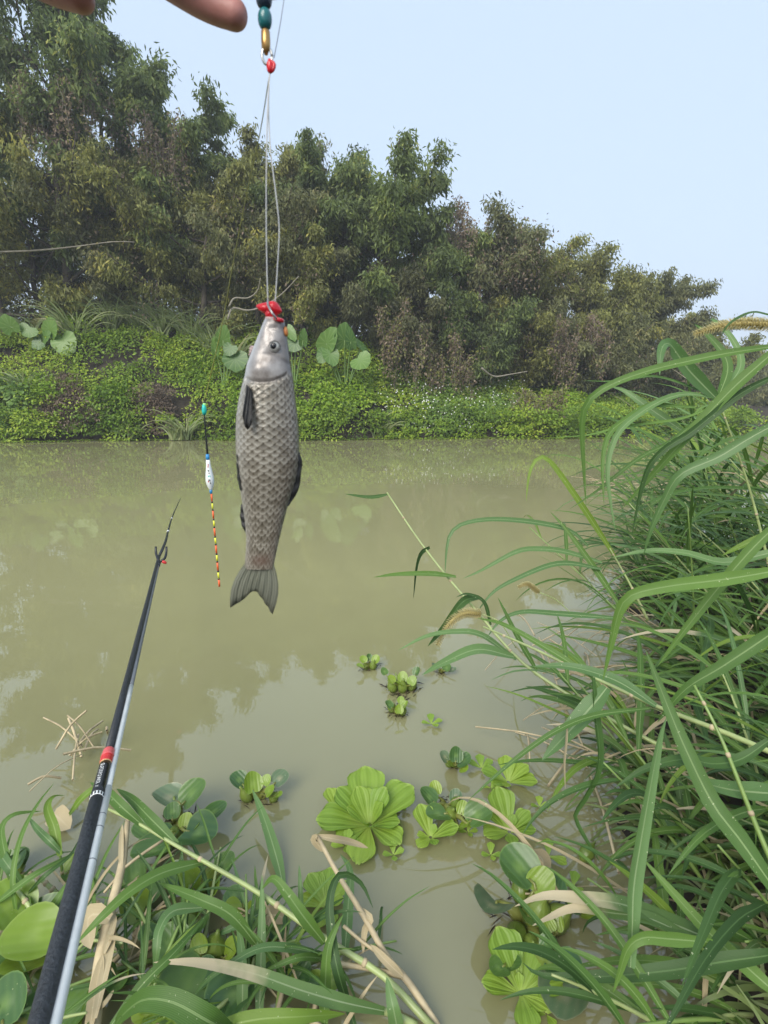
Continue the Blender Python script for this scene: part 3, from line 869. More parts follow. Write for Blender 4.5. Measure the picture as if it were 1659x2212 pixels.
GR = 'tall grass stems crowding the right-hand bank'
LB = 'green tall grass stem with arching blades in the right bank thicket'
for i in range(132):
    y = .62 + 3.0 * (i / 132) ** 1.4 + rnd.uniform(-.1, .1)
    x = float(shore_x(y)) + .16 + rnd.uniform(.0, .62) + .12 * (y > 2)
    az = math.pi + rnd.uniform(-1.6, 1.6)
    L = rnd.uniform(.35, .85) * (1 if y > 1.5 else .55)
    culm_plant((x, y, .02), az, rnd.uniform(.15, 1.0), L, rnd.choice([7, 8, 9]), LB, GR, leafL=(.3, .66) if y > 1.4 else (.2, .42), wd=(.008, .021), curve=rnd.uniform(.0, .4))
for i in range(12):
    bs = W(rnd.uniform(1530, 1760), rnd.uniform(1880, 2330), .02)
    culm_plant(bs, math.pi + rnd.uniform(-1.3, 1.0), rnd.uniform(.6, 1.2), rnd.uniform(.15, .4), 6, 'short broad-bladed grass shoot at the foot of the wide diagonal leaf', 'short grass shoots at the foot of the wide diagonal leaf', leafL=(.14, .3), wd=(.01, .02), curve=.3)
# upright stems farther back that rise to the eye line
for i in range(30):
    y = 1.5 + 2.6 * i / 30; x = float(shore_x(y)) + rnd.uniform(.6, 1.2)
    culm_plant((x, y, .03), math.pi + rnd.uniform(-.6, .5), rnd.uniform(.2, .6), rnd.uniform(.8, 1.12), 8, 'tall grass stem standing high in the right bank thicket', 'high grass stems at the back of the right bank', leafL=(.5, .85), wd=(.014, .026), curve=.6)
for i in range(34):
    y = .75 + 2.2 * rnd.random(); x = float(shore_x(y)) + rnd.uniform(.08, .6)
    culm_plant((x, y, .015), math.pi + rnd.uniform(-1.2, 1.2), rnd.uniform(.9, 1.45), rnd.uniform(.2, .55), 3, 'dry straw stem lying low under the right bank grass', 'dry straw stems under the right bank grass', leafL=(.15, .4), wd=(.005, .012), straw=True)
# matted short blades and litter on the bank itself
V, Fs, T, base = [], [], [], 0
for i in range(2900):
    y = rng.uniform(.5, 3.5) if i < 2200 else rng.uniform(.45, 1.1); x = float(shore_x(y)) + .1 + 1.2 * rng.random() ** 1.3
    pts = spline(arch((x, y, .01 + .03 * rng.random()), math.pi + rng.normal(0, 1.2), rng.uniform(.2, 1.3), rng.uniform(.14, .42) * (1 if x > shore_x(y) + .3 else .6), rng.uniform(.6, 2.4)), 8)
    pts[:, 2] = np.maximum(pts[:, 2], .008)
    t = nz(np.gradient(pts, axis=0)); sd = nz(np.cross(t, nz(np.array([rng.normal(0, .4), -.7, .7]))))
    w = rng.uniform(.004, .012) * .5 * (1 - np.linspace(0, 1, 8) ** 2.5) + .0006
    v = np.stack([pts - sd * w[:, None], pts + sd * w[:, None]], 1).reshape(-1, 3)
    k = np.arange(7) * 2
    Fs.append(np.stack([k, k + 1, k + 3, k + 2], -1) + base); base += len(v)
    V.append(v); T.append(np.full(len(v), .98 if rng.random() < .16 else rng.uniform(0, .6)))
o = obj('grass_thatch', fast_mesh('grass_thatch', np.vstack(V), np.vstack(Fs), True, {'tint': np.concatenate(T)}), M['far_grass'])
tag(o, 'matted low blades and litter under the right bank grass', kind='stuff')

# leading stems and blades seen singly
def hero(label, base, culms, blades, cat='grass', name='tall_grass', group=None, cr=.0042, cm='culm'):
    """culms: list of point lists; blades: (points, width, material[, nref])"""
    root = thing(name, base, label, cat, group)
    for c_ in culms:
        pts, r_, mt = c_
        tube('culm', spline(pts, 22), np.linspace(r_, r_ * .45, 22), M[mt], root, 8)
        sp = spline(pts, 22)
        for j in range(4, 22, 5):
            t = nz(sp[j] - sp[j - 1])
            rr_ = r_ * (1 - .55 * j / 21) * 1.35
            tube('node', np.array([sp[j] - t * .004, sp[j], sp[j] + t * .004]), np.array([rr_ * .8, rr_, rr_ * .8]), M['straw_stem'], root, 8)
    for bl in blades:
        pts, w_, mt = bl[:3]
        obj('leaf', blade_me(pts, w_, 22, .25, nref=bl[3] if len(bl) > 3 else [0, -.6, .8]), M[mt], root)
    return root

def PD(lst, d0, d1=None):
    d1 = d0 if d1 is None else d1
    n = len(lst)
    return [P(x, y, d0 + (d1 - d0) * i / (n - 1)) for i, (x, y) in enumerate(lst)]

def ZW(lst):     # (x, y, height above water)
    return [W(x, y, z) for x, y, z in lst]

CF = [.05, -.8, .55]      # roughly facing the open river
# leaning stem that reaches out over the water
hero('long leaning grass stem reaching farthest out over the water', W(1400, 1720), [
    (PD([(1480, 1640), (1330, 1560), (1210, 1490), (1115, 1419), (1033, 1324), (962, 1241), (900, 1160), (836, 1064)], 1.25, 1.75), .0055, 'culm_pale')], [
    (PD([(838, 1068), (800, 1074), (745, 1067)], 1.75, 1.72), .014, 'blade_dark', CF),
    (PD([(985, 1246), (930, 1240), (860, 1241), (808, 1247)], 1.6, 1.5), .022, 'blade', [0, -.5, .8]),
    (PD([(928, 1182), (908, 1196), (898, 1230), (893, 1292)], 1.66, 1.6), .02, 'blade_dark', [.9, -.4, .2]),
    (PD([(1035, 1290), (1000, 1300), (958, 1355), (924, 1396)], 1.55, 1.42), .026, 'blade_dark', [.6, -.5, .6]),
    (PD([(1110, 1419), (1033, 1403), (962, 1430), (912, 1458)], 1.42, 1.3), .034, 'blade_pale', [0, -.5, .8]),
    (PD([(1115, 1425), (1040, 1372), (980, 1365), (920, 1375), (860, 1405)], 1.45, 1.4), .02, 'blade_pale', [0, -.5, .8]),
    (PD([(1160, 1450), (1120, 1380), (1095, 1330), (1075, 1290)], 1.4, 1.42), .016, 'blade', CF),
    (PD([(1060, 1350), (1045, 1300), (1010, 1283), (985, 1290)], 1.52, 1.5), .012, 'blade_dark', CF)])
hero('flat-lying jointed stem pointing at the seed head', W(1640, 1760), [
    (PD([(1700, 1640), (1560, 1580), (1417, 1525), (1281, 1463), (1150, 1400), (1044, 1354)], .95, 1.4), .0058, 'culm_pale')], [
    (PD([(1281, 1463), (1180, 1400), (1090, 1350), (1030, 1335)], 1.12, 1.32), .016, 'blade', CF),
    (PD([(1417, 1525), (1330, 1470), (1230, 1440), (1150, 1440)], 1.05, 1.15), .026, 'blade_pale', [0, -.6, .8]),
    (PD([(1281, 1463), (1288, 1549), (1296, 1626), (1288, 1677), (1262, 1725), (1241, 1760), (1252, 1790), (1296, 1863)], 1.08, .98), .022, 'blade_dark', [.5, -.9, .1]),
    (PD([(1404, 1530), (1288, 1545), (1203, 1578), (1113, 1640), (1010, 1730)], 1.05, 1.0), .013, 'blade', [0, -.5, .8]),
    (PD([(1311, 1485), (1288, 1514), (1233, 1576), (1171, 1642)], 1.08, 1.05), .042, 'blade_pale', [-.3, -.5, .8]),
    (PD([(1225, 1560), (1222, 1600), (1218, 1650), (1221, 1705)], 1.04, 1.0), .013, 'straw', [.7, -.7, .1])])
hero('broad-bladed clump of grass with one very wide diagonal leaf', W(1640, 2000), [
    (PD([(1730, 2000), (1640, 1800), (1560, 1600), (1500, 1480)], .8, .95), .005, 'culm')], [
    (PD([(1700, 1960), (1652, 1890), (1597, 1812), (1539, 1735), (1481, 1618), (1440, 1520), (1395, 1405)], .72, .95), .030, 'blade', [-.4, -.8, .6]),
    (PD([(1362, 2090), (1366, 2000), (1369, 1917), (1384, 1820), (1408, 1685), (1427, 1588), (1440, 1550)], .72, .86), .027, 'blade_pale', [.2, -1, .3]),
    (PD([(1700, 2056), (1659, 2064), (1559, 2078), (1443, 2097), (1288, 2110), (1171, 2107), (1130, 2080)], .7, .82), .024, 'blade_dark', [0, -.4, .9]),
    (PD([(1540, 2036), (1443, 2028), (1389, 2026), (1357, 2049), (1338, 2103), (1324, 2145)], .72, .72), .018, 'blade', [0, -.8, .6]),
    (PD([(1600, 2056), (1474, 2004), (1350, 1955), (1233, 1938), (1171, 1936), (1112, 1958)], .82, .86), .028, 'blade_tip', [0, -.4, .9]),
    (PD([(1500, 2030), (1405, 1985), (1320, 1972), (1240, 1962), (1180, 1985), (1150, 2000)], .82, .85), .02, 'blade_tip', [0, -.4, .9]),
    (PD([(1700, 2170), (1659, 2130), (1539, 2022), (1454, 1929), (1386, 1852)], .72, .85), .022, 'blade', [-.2, -.7, .7]),
    (PD([(1700, 1715), (1640, 1712), (1580, 1706), (1530, 1694), (1478, 1676)], .85, .95), .034, 'blade_pale', [0, -.5, .8]),
    (PD([(1660, 1600), (1600, 1640), (1540, 1650), (1480, 1640), (1400, 1658), (1330, 1700)], .9, .9), .022, 'blade_dark', [0, -.4, .9])])
BC = 'arching blades over the river'
hero('high arching grass stem whose long blade curls down to the water', P(1720, 1350, 1.5), [
    (PD([(1760, 1400), (1740, 1000), (1700, 760)], 1.4, 1.35), .005, 'culm')], [
    (PD([(1720, 742), (1659, 750), (1577, 762), (1498, 778), (1405, 800), (1326, 828), (1278, 858), (1260, 890), (1257, 935), (1260, 1000), (1266, 1095)], 1.15, 1.3), .022, 'blade', [0, -.8, .5]),
    (PD([(1720, 715), (1659, 771), (1590, 832), (1524, 900), (1458, 972), (1419, 1016), (1379, 1060), (1345, 1098)], 1.05, 1.25), .026, 'blade', [-.5, -.8, .5]),
    (PD([(1700, 800), (1600, 850), (1530, 905), (1485, 940), (1445, 963), (1410, 995), (1392, 1032), (1379, 1084), (1365, 1155)], 1.1, 1.2), .018, 'blade_dark', [0, -.9, .4]),
    (PD([(1700, 690), (1659, 681), (1630, 675), (1604, 682), (1575, 700), (1558, 724)], 1.1, 1.15), .012, 'blade_dark', [0, -.5, .8]),
    (PD([(1730, 900), (1670, 920), (1617, 948), (1551, 988), (1470, 1025), (1436, 1078), (1405, 1147), (1390, 1200)], 1.0, 1.15), .024, 'blade_pale', [0, -.8, .5])])
hero('grass stem carrying the broad pale leaf folded over at its tip', P(1640, 1300, 1.75), [
    (PD([(1680, 1300), (1620, 1060), (1551, 861)], 1.7, 1.6), .005, 'culm_pale')], [
    (PD([(1553, 866), (1515, 828), (1485, 796), (1460, 760), (1446, 743), (1434, 745), (1427, 765), (1425, 810)], 1.6, 1.5), .046, 'blade_pale', [-.5, -.9, .3]),
    (PD([(1551, 861), (1485, 851), (1432, 864), (1379, 895), (1339, 930), (1318, 975), (1312, 1028), (1320, 1094), (1330, 1150)], 1.6, 1.5), .022, 'blade_pale', [0, -.7, .6]),
    (PD([(1500, 880), (1405, 877), (1352, 906), (1320, 932), (1306, 965), (1301, 1015), (1305, 1092)], 1.6, 1.5), .02, 'blade', [0, -.7, .6]),
    (PD([(1538, 856), (1458, 824), (1405, 813), (1358, 820), (1313, 824), (1260, 822)], 1.6, 1.6), .014, 'blade', [0, -.6, .7]),
    (PD([(1540, 880), (1470, 905), (1400, 915), (1330, 925), (1270, 940), (1190, 945)], 1.6, 1.6), .012, 'blade', [0, -.6, .7]),
    (PD([(1551, 861), (1572, 800), (1560, 760), (1520, 715), (1500, 700)], 1.6, 1.7), .03, 'blade', [-.4, -.9, .3]),
    (PD([(1551, 861), (1600, 790), (1580, 730), (1540, 690), (1535, 700)], 1.62, 1.8), .024, 'blade_pale', [-.4, -.9, .3]),
    (PD([(1551, 870), (1480, 930), (1440, 960), (1380, 990), (1290, 1060), (1230, 1100)], 1.62, 1.6), .016, 'blade', [0, -.7, .6]),
    (PD([(1480, 935), (1400, 880), (1350, 845), (1320, 835)], 1.7, 1.8), .03, 'blade_pale', [-.3, -.9, .3])])
hero('bright upright grass shoot bent over at the top against the water', P(1380, 1330, 1.9), [
    (PD([(1400, 1340), (1360, 1260), (1317, 1184)], 1.75, 1.8), .005, 'culm_pale')], [
    (PD([(1330, 1205), (1263, 1101), (1209, 1023), (1185, 994), (1168, 987), (1151, 1003), (1141, 1037), (1137, 1083)], 1.8, 1.8), .022, 'blade_lime', [-.4, -.9, .4]),
    (PD([(1340, 1310), (1278, 1218), (1224, 1145), (1188, 1105)], 1.6, 1.7), .02, 'blade', [-.4, -.9, .4]),
    (PD([(1270, 1180), (1230, 1146), (1150, 1128), (1060, 1122), (1000, 1132), (974, 1152), (965, 1185), (961, 1242)], 1.7, 1.65), .02, 'blade_pale', [0, -.7, .6]),
    (PD([(1300, 1215), (1220, 1192), (1163, 1186), (1115, 1192), (1040, 1232), (1000, 1250)], 1.65, 1.6), .02, 'blade_pale', [0, -.7, .6]),
    (PD([(1300, 1230), (1240, 1218), (1192, 1220), (1127, 1245), (1068, 1277), (1030, 1322)], 1.62, 1.55), .018, 'blade_pale', [0, -.7, .6]),
    (PD([(1330, 1335), (1210, 1326), (1127, 1322), (1080, 1342), (1050, 1380)], 1.45, 1.4), .017, 'blade_pale', [0, -.7, .6])])
hero('grass stem with a thick dark leaf hooked downward in mid thicket', P(1720, 1500, 1.15), [
    (PD([(1750, 1500), (1720, 1350), (1690, 1225)], 1.05, .98), .005, 'culm')], [
    (PD([(1720, 1222), (1659, 1236), (1553, 1253), (1447, 1266), (1368, 1284), (1340, 1314), (1322, 1383), (1302, 1470)], .92, .98), .026, 'blade', [0, -.8, .5]),
    (PD([(1720, 1180), (1640, 1200), (1560, 1215), (1480, 1195), (1400, 1190), (1320, 1205)], 1.1, 1.2), .022, 'blade_pale', [0, -.6, .7]),
    (PD([(1720, 1100), (1640, 1170), (1560, 1260), (1480, 1360), (1420, 1440)], .95, 1.05), .022, 'blade', [-.5, -.8, .4]),
    (PD([(1720, 1330), (1650, 1380), (1560, 1440), (1480, 1490), (1420, 1560)], .9, 1.0), .026, 'blade', [-.3, -.7, .6]),
    (PD([(1720, 1160), (1659, 1158), (1600, 1180), (1560, 1200)], 1.0, 1.05), .018, 'blade_lime', [0, -.6, .7])])

# bristly seed heads
def seed_head(label, pts, r, stem_pts, loc):
    root = thing('seed_head', loc, label, 'seed head', 'bristly yellow seed heads')
    p = spline(pts, 30)
    s = np.linspace(0, 1, 30)
    prof = r * .30 * np.minimum(1, .5 + s * 5) * (1 - .75 * s ** 3)
    tube('spike', p, prof, M['seed'], root, 8)
    if stem_pts: tube('stalk', spline(stem_pts, 10), np.full(10, .0016), M['culm_pale'], root, 6)
    n = 2600
    i = rng.integers(0, 29, n); t = nz(np.gradient(p, axis=0))[i]
    rd = nz(np.cross(t, rdir(n)))
    st = p[i] + rd * prof[i][:, None] * .6
    ax = nz(rd + t * .75)
    L = rng.uniform(.8, 1.5, n) * r * .85 * (1 - .4 * s[i])
    leaf_obj('bristles', st, ax, nz(np.cross(ax, rdir(n))), L, np.full(n, .0011), np.full(n, .5), M['seed'], root)['kind'] = 'stuff'

seed_head('curved yellow seed head drooping toward the floating plants', PD([(1040, 1326), (1000, 1326), (966, 1352), (944, 1394)], 1.5, 1.45), .017, PD([(1115, 1400), (1080, 1345), (1040, 1326)], 1.5, 1.5), P(1115, 1400, 1.5))
seed_head('long golden seed head arching at the top of the right grass', PD([(1680, 702), (1600, 699), (1550, 706), (1498, 723)], 1.25, 1.3), .018, PD([(1760, 800), (1730, 715), (1680, 702)], 1.2, 1.25), P(1760, 800, 1.2))
seed_head('small faint seed head low over the water', PD([(1165, 1280), (1140, 1262), (1120, 1268)], 1.7, 1.7), .011, PD([(1240, 1330), (1200, 1295), (1165, 1280)], 1.7, 1.7), P(1240, 1330, 1.7))

# ------------------------------------------------------------------ floating plants
def pad_me(c, ax, nrm, L, Wd, cup=.18, heart=.0, jag=0.0):
    ax = nz(ax); nrm = np.asarray(nrm, float); side = nz(np.cross(ax, nrm)); nn = np.cross(side, ax)
    n, rings = 22, 5
    V = [c]; UV = [(.5, .0)]
    ph = random.random() * 6
    for j in range(1, rings + 1):
        u = j / rings
        for i in range(n):
            a = 2 * math.pi * i / n
            rx = .5 * (1 - heart * math.exp(-((a - math.pi) / .35) ** 2)) * (1 + .06 * math.cos(a))
            wob = 1 + .025 * math.sin(3 * a + ph) + jag * random.uniform(-1, .3) * (j == rings)
            px_, py_ = math.cos(a) * rx * L * wob * u, math.sin(a) * .5 * Wd * wob * u
            zz = cup * Wd * .5 * u * u * (.55 + .45 * math.cos(2 * a + math.pi)) + .03 * L * math.sin(2 * a + ph) * u
            V.append(c + ax * (px_ + L * .45) + side * py_ + nn * zz)
            UV.append((.5 + .5 * py_ / Wd * 1.2, u))
    V[0] = c + ax * L * .45
    tri = [[0, 1 + i, 1 + (i + 1) % n] for i in range(n)]
    for j in range(rings - 1):
        o1, o2 = 1 + j * n, 1 + (j + 1) * n
        for i in range(n):
            k = (i + 1) % n
            tri += [[o1 + i, o2 + i, o2 + k], [o1 + i, o2 + k, o1 + k]]
    return fast_mesh('leaf', np.array(V), np.array(tri), True, None, np.array(UV))

M['root_shade'] = foliage('hyacinth_root_shade', [(0, (.012, .009, .006)), (1, (.05, .036, .020))], .7, 0)  # dark root strands, added to stand in for shade under the leaves
def hyacinth(label, cx, cy, leaves, bulbs, group='water hyacinths', name='water_hyacinth'):
    """leaves: (x, y, size px, direction deg, tilt, height, material)"""
    c = W(cx, cy, .0)
    root = thing(name, c, label, 'plant', group)
    ext = max(.02, float(np.mean([np.linalg.norm((W(l[0], l[1]) - c)[:2]) for l in leaves])))
    n_ = 110
    a_ = rng.uniform(0, 6.28, n_); q_ = ext * np.sqrt(rng.random(n_)) * .7
    rp = c + np.stack([np.cos(a_) * q_, np.sin(a_) * q_, rng.uniform(-.006, .006, n_)], -1)
    leaf_obj('root_shade', rp, nz(rdir(n_) * [1, 1, .25]), np.tile([0, 0, 1.0], (n_, 1)), rng.uniform(.2, .5, n_) * ext, rng.uniform(.02, .07, n_) * ext, rng.random(n_), M['root_shade'], root)['kind'] = 'stuff'
    c = c + np.array([0, 0, -.01])
    for lf in leaves:
        x, y, spx, dr_, tilt, z, mt = lf
        p = W(x, y, z)
        sc_ = np.linalg.norm(p - CAM) * .92 / 1123 * spx
        a = rad(dr_)
        ax = np.array([math.cos(a) * math.cos(tilt), math.sin(a) * math.cos(tilt), math.sin(tilt)])
        nr = nz(np.array([0, -.15, 1.0]) + .25 * rdir(1)[0])
        jag = .05 if mt == 'pad_worn' else 0
        st = p - ax * sc_ * .5
        obj('leaf', pad_me(st, ax, nr, sc_, sc_ * .92, random.uniform(.15, .5), .25, jag), M[mt], root)
        mid = (c + st) / 2 + np.array([0, 0, .01])
        tube('petiole', spline([c, mid, st, st + ax * sc_ * .2], 10), np.array([.003, .005, .009, .011, .010, .007, .004, .003, .0025, .002]) * min(1.2, max(.5, sc_ / .055)), M['bulb'], root, 10)
    for (x, y, rpx, z) in bulbs:
        p = W(x, y, z)
        r_ = np.linalg.norm(p - CAM) * .92 / 1123 * rpx
        ax = nz(p - c + np.array([0, 0, .04]))
        prof = [(-1.5 * r_, .15 * r_), (-1.2 * r_, .5 * r_), (-.7 * r_, .85 * r_), (0, r_), (.6 * r_, .85 * r_), (1.1 * r_, .5 * r_), (1.5 * r_, .22 * r_), (2.0 * r_, .14 * r_)]
        v, f = lathe_vf(p, ax, prof, 14)
        uv = np.stack([np.tile(np.linspace(0, 1, 14), 8), np.repeat(np.linspace(0.3, .9, 8), 14)], -1)
        uv = np.vstack([uv, [[0, .5], [0, .5]]])
        obj('bulb', fast_mesh('bulb', v, f, True, None, uv), M['bulb'], root)

hyacinth('hyacinth clump with glossy dark leaf beside the rod grip end', 385, 1780, [
    (417, 1712, 62, 40, .6, .07, 'pad'), (362, 1722, 62, 160, .2, .05, 'pad_worn'), (432, 1800, 80, -20, .15, .05, 'pad'), (325, 1838, 70, 215, .15, .05, 'pad'),
    (402, 1772, 30, 90, .8, .05, 'pad_lime'), (372, 1752, 34, 110, .5, .06, 'pad'), (420, 1782, 26, 20, .6, .05, 'pad_lime'), (465, 1752, 50, 30, .3, .04, 'pad'), (350, 1800, 40, 190, .3, .04, 'pad'), (310, 1790, 44, 160, .3, .05, 'pad')],
    [(380, 1752, 14, .02), (376, 1802, 15, .02), (352, 1832, 16, .015)])
hyacinth('small hyacinth standing alone in open water above the folded reed leaf', 560, 1722, [
    (545, 1690, 44, 110, .9, .05, 'pad_lime'), (515, 1684, 40, 150, .5, .05, 'pad'), (606, 1680, 40, 40, .4, .05, 'pad_worn'), (575, 1685, 24, 60, .7, .05, 'pad_lime'), (583, 1708, 26, 20, .7, .04, 'pad_lime'), (601, 1718, 22, -20, .5, .03, 'pad_lime')],
    [(532, 1718, 13, .015), (592, 1722, 10, .012)])
hyacinth('yellow-green hyacinth under the jointed grass stem', 445, 1905, [
    (407, 1905, 52, 170, 1.0, .05, 'pad_lime'), (487, 1862, 42, 60, .5, .06, 'pad'), (462, 1925, 44, -40, .8, .04, 'pad_lime'), (380, 1890, 50, 160, .3, .03, 'pad')],
    [(458, 1895, 18, .03), (440, 1918, 10, .02)])
hyacinth('hyacinth with a curled lime leaf beside the dry stalk', 300, 1965, [
    (292, 1958, 62, 200, .7, .05, 'pad_lime'), (310, 1985, 34, -60, .9, .04, 'pad_worn'), (335, 1925, 46, 80, .3, .03, 'pad'), (290, 1890, 56, 120, .2, .03, 'pad')], [(300, 1925, 12, .02)])
hyacinth('hyacinth with a big shiny round bulb at the lower left', 455, 2060, [
    (370, 2035, 66, 150, .3, .04, 'pad'), (500, 2050, 40, 20, .8, .04, 'pad_lime'), (430, 2040, 34, 120, .8, .05, 'pad_lime'), (400, 2068, 36, 190, .5, .03, 'pad_lime'), (536, 2070, 40, -30, .3, .02, 'pad')],
    [(466, 2050, 23, .02), (412, 2058, 14, .015)])
hyacinth('hyacinth with two large bluish flat leaves at the bottom', 450, 2110, [
    (402, 2142, 112, 250, -.05, .03, 'pad'), (502, 2152, 96, 235, .0, .03, 'pad'), (440, 2100, 50, 60, .4, .03, 'pad')], [(520, 2115, 14, .01)])
hyacinth('single-bulbed hyacinth between the two upright blades', 592, 2045, [
    (600, 2000, 44, 90, .5, .05, 'pad'), (625, 2055, 46, 0, .2, .03, 'pad_lime'), (575, 2065, 36, 220, .4, .02, 'pad')], [(592, 2032, 17, .02)])
hyacinth('lime hyacinth with a large flat leaf left of the rod', 60, 2040, [
    (66, 2022, 88, 200, .2, .07, 'pad_lime'), (18, 1952, 84, 150, .5, .08, 'pad_lime'), (52, 2088, 74, 240, .5, .05, 'pad_lime'), (12, 2098, 70, 190, .4, .05, 'pad'), (105, 1975, 66, 60, .6, .05, 'pad'), (45, 1975, 50, 100, .6, .06, 'pad')],
    [(88, 2115, 14, .015)])
hyacinth('bluish hyacinth leaf pair in the bottom left corner', 10, 2200, [
    (8, 2165, 76, 120, .3, .06, 'pad'), (70, 2190, 60, 40, .4, .03, 'pad'), (155, 2185, 70, 60, .2, .03, 'pad')], [(80, 2150, 14, .02), (100, 2195, 13, .02)])
hyacinth('large hyacinth with bulbs at the foot of the right grass', 1135, 1990, [
    (1120, 1872, 84, 130, .35, .09, 'pad'), (1062, 1958, 84, 235, .55, .06, 'pad_worn'), (1170, 1905, 56, 30, .5, .08, 'pad_lime'), (1140, 1985, 52, 250, .6, .05, 'pad'), (1200, 1915, 46, 60, .3, .06, 'pad'), (1222, 2095, 70, -60, .3, .05, 'pad'), (1215, 2150, 92, 240, .1, .02, 'pad_worn'), (1182, 2035, 30, 30, .7, .05, 'pad')],
    [(1116, 2018, 20, .02), (1147, 2035, 14, .025), (1172, 2068, 23, .02), (1160, 1975, 26, .03), (1200, 1985, 24, .02), (1125, 1925, 18, .03), (1268, 1842, 14, .02)])
hyacinth('small hyacinth with reddish bulbs near the drooping seed head', 868, 1490, [
    (845, 1468, 22, 150, .8, .05, 'pad_lime'), (870, 1462, 26, 90, .9, .05, 'pad_lime'), (890, 1470, 24, 50, .8, .05, 'pad_lime'), (900, 1450, 22, 60, .9, .06, 'pad'), (830, 1450, 20, 120, .7, .04, 'pad'), (862, 1478, 20, 200, .7, .04, 'pad_lime')],
    [(847, 1484, 11, .02), (870, 1484, 12, .02), (890, 1480, 11, .02), (858, 1470, 9, .03)])
hyacinth('tiny hyacinth farthest out on the open water', 800, 1440, [
    (785, 1424, 20, 120, .7, .04, 'pad_lime'), (812, 1424, 22, 60, .8, .04, 'pad_lime'), (798, 1420, 18, 90, .9, .04, 'pad'), (778, 1440, 20, 180, .4, .03, 'pad_lime')], [(806, 1438, 9, .015), (790, 1440, 7, .01)])
hyacinth('small budding hyacinth just below the red-bulbed one', 858, 1540, [
    (840, 1522, 22, 150, .7, .04, 'pad'), (862, 1532, 22, 80, .9, .04, 'pad_lime'), (875, 1522, 20, 40, .8, .04, 'pad_lime'), (866, 1512, 18, 90, .8, .04, 'pad_lime')], [(846, 1528, 10, .015), (870, 1536, 9, .015)])
hyacinth('crumpled hyacinth wedged between the small water lettuces', 965, 1745, [
    (925, 1720, 44, 150, .6, .05, 'pad'), (945, 1760, 56, 210, .3, .04, 'pad'), (940, 1702, 30, 110, .8, .05, 'pad_lime'), (1035, 1760, 60, 20, .4, .05, 'pad'), (1000, 1745, 30, 60, .8, .05, 'pad_lime'), (985, 1720, 32, 80, .6, .05, 'pad_worn'), (1000, 1785, 34, -60, .6, .03, 'pad_lime')],
    [(975, 1758, 15, .02), (1005, 1755, 12, .03), (985, 1735, 12, .04)])
hyacinth('ragged hyacinth tuft above the crumpled one', 980, 1650, [
    (960, 1634, 28, 140, .8, .05, 'pad_worn'), (985, 1630, 34, 80, .9, .06, 'pad'), (1000, 1642, 40, 20, .4, .04, 'pad'), (978, 1655, 30, 230, .6, .03, 'pad_lime'), (1002, 1660, 24, -30, .5, .03, 'pad_lime')], [(970, 1648, 9, .02)])
hyacinth('small withered hyacinth under the hooked dark blade', 952, 1450, [
    (940, 1440, 22, 150, .6, .03, 'pad_worn'), (965, 1442, 22, 50, .5, .03, 'pad'), (978, 1446, 18, 10, .4, .02, 'pad_worn')], [])

def pist_leaf(c, az, tilt, L, Wd):
    ax = np.array([math.cos(az) * math.cos(tilt), math.sin(az) * math.cos(tilt), math.sin(tilt)])
    side = np.array([-math.sin(az), math.cos(az), 0]); nn = np.cross(ax, side)
    nl, nw = 13, 13
    V, UV = [], []
    for i in range(nl):
        u = i / (nl - 1)
        w_ = Wd * (.16 + .84 * math.sin(min(1, u * 1.05) * math.pi * .56) ** 1.3) * .5
        if u > .8: w_ *= math.sqrt(max(.0, 1 - ((u - .8) / .215) ** 2))
        for j in range(nw):
            q = -1 + 2 * j / (nw - 1)
            zz = .018 * L * math.cos(q * math.pi * 3.5) * min(1, u * 2) + .22 * w_ * q * q - .18 * L * max(0, u - .45) ** 2 * 1.4
            V.append(c + ax * (u * L * (1 - .07 * q * q * (u > .6))) + side * (w_ * q) + nn * zz); UV.append(((q + 1) / 2, u))
    k = (np.arange(nl - 1)[:, None] * nw + np.arange(nw - 1)[None, :]).ravel()
    return fast_mesh('leaf', np.array(V), np.stack([k, k + 1, k + nw + 1, k + nw], -1), True, None, np.array(UV))

def pistia(label, x, y, rpx, spec, name='water_lettuce'):
    c = W(x, y, .004)
    root = thing(name, c, label, 'plant', 'water lettuce rosettes')
    r_ = np.linalg.norm(c - CAM) * .92 / 1123 * rpx
    for (az, ln, tilt) in spec:
        a = rad(az + random.uniform(-8, 8))
        obj('leaf', pist_leaf(c + np.array([math.cos(a), math.sin(a), 0]) * .06 * r_ + [0, 0, .004], a, tilt + .12, r_ * ln, r_ * ln * random.uniform(.62, .76)), M['pistia'], root)

full = [(95, 1.15, .5), (140, .95, .4), (35, 1.15, .35), (182, 1.05, .1), (-8, .62, .25), (215, .75, .05), (318, .8, .05), (262, .95, .0), (120, .72, .8), (55, .75, .85), (165, .55, .7), (290, .45, .7), (20, .5, 1.0), (250, .35, .9)]
pistia('largest water lettuce rosette in open water', 797, 1785, 96, full)
pistia('small lettuce offset touching the largest rosette', 728, 1752, 44, [(130, 1, .5), (40, .6, .4), (-30, .7, .3), (200, .4, .4)])
pistia('two-leaved lettuce sprout behind the largest rosette', 812, 1712, 24, [(90, 1.1, .5), (190, .8, .3), (0, .5, .4)])
pistia('single water lettuce right of the largest rosette', 930, 1812, 52, [(115, 1.15, .6), (10, 1.1, .35), (230, .8, .2), (180, .5, .3), (60, .45, .9), (285, .5, .3)])
pistia('five-leaved water lettuce under the thin drooping blade', 1098, 1692, 50, [(85, 1.0, .6), (30, 1.05, .4), (-20, 1.1, .2), (160, 1.1, .3), (210, .7, .2), (250, .5, .3)])
pistia('tall-leaved water lettuce above the large bulbed hyacinth', 1100, 1800, 60, [(95, 1.3, .7), (140, .9, .5), (20, .9, .5), (-10, .8, .2), (205, .95, .2), (260, .6, .2), (60, .5, .9)])
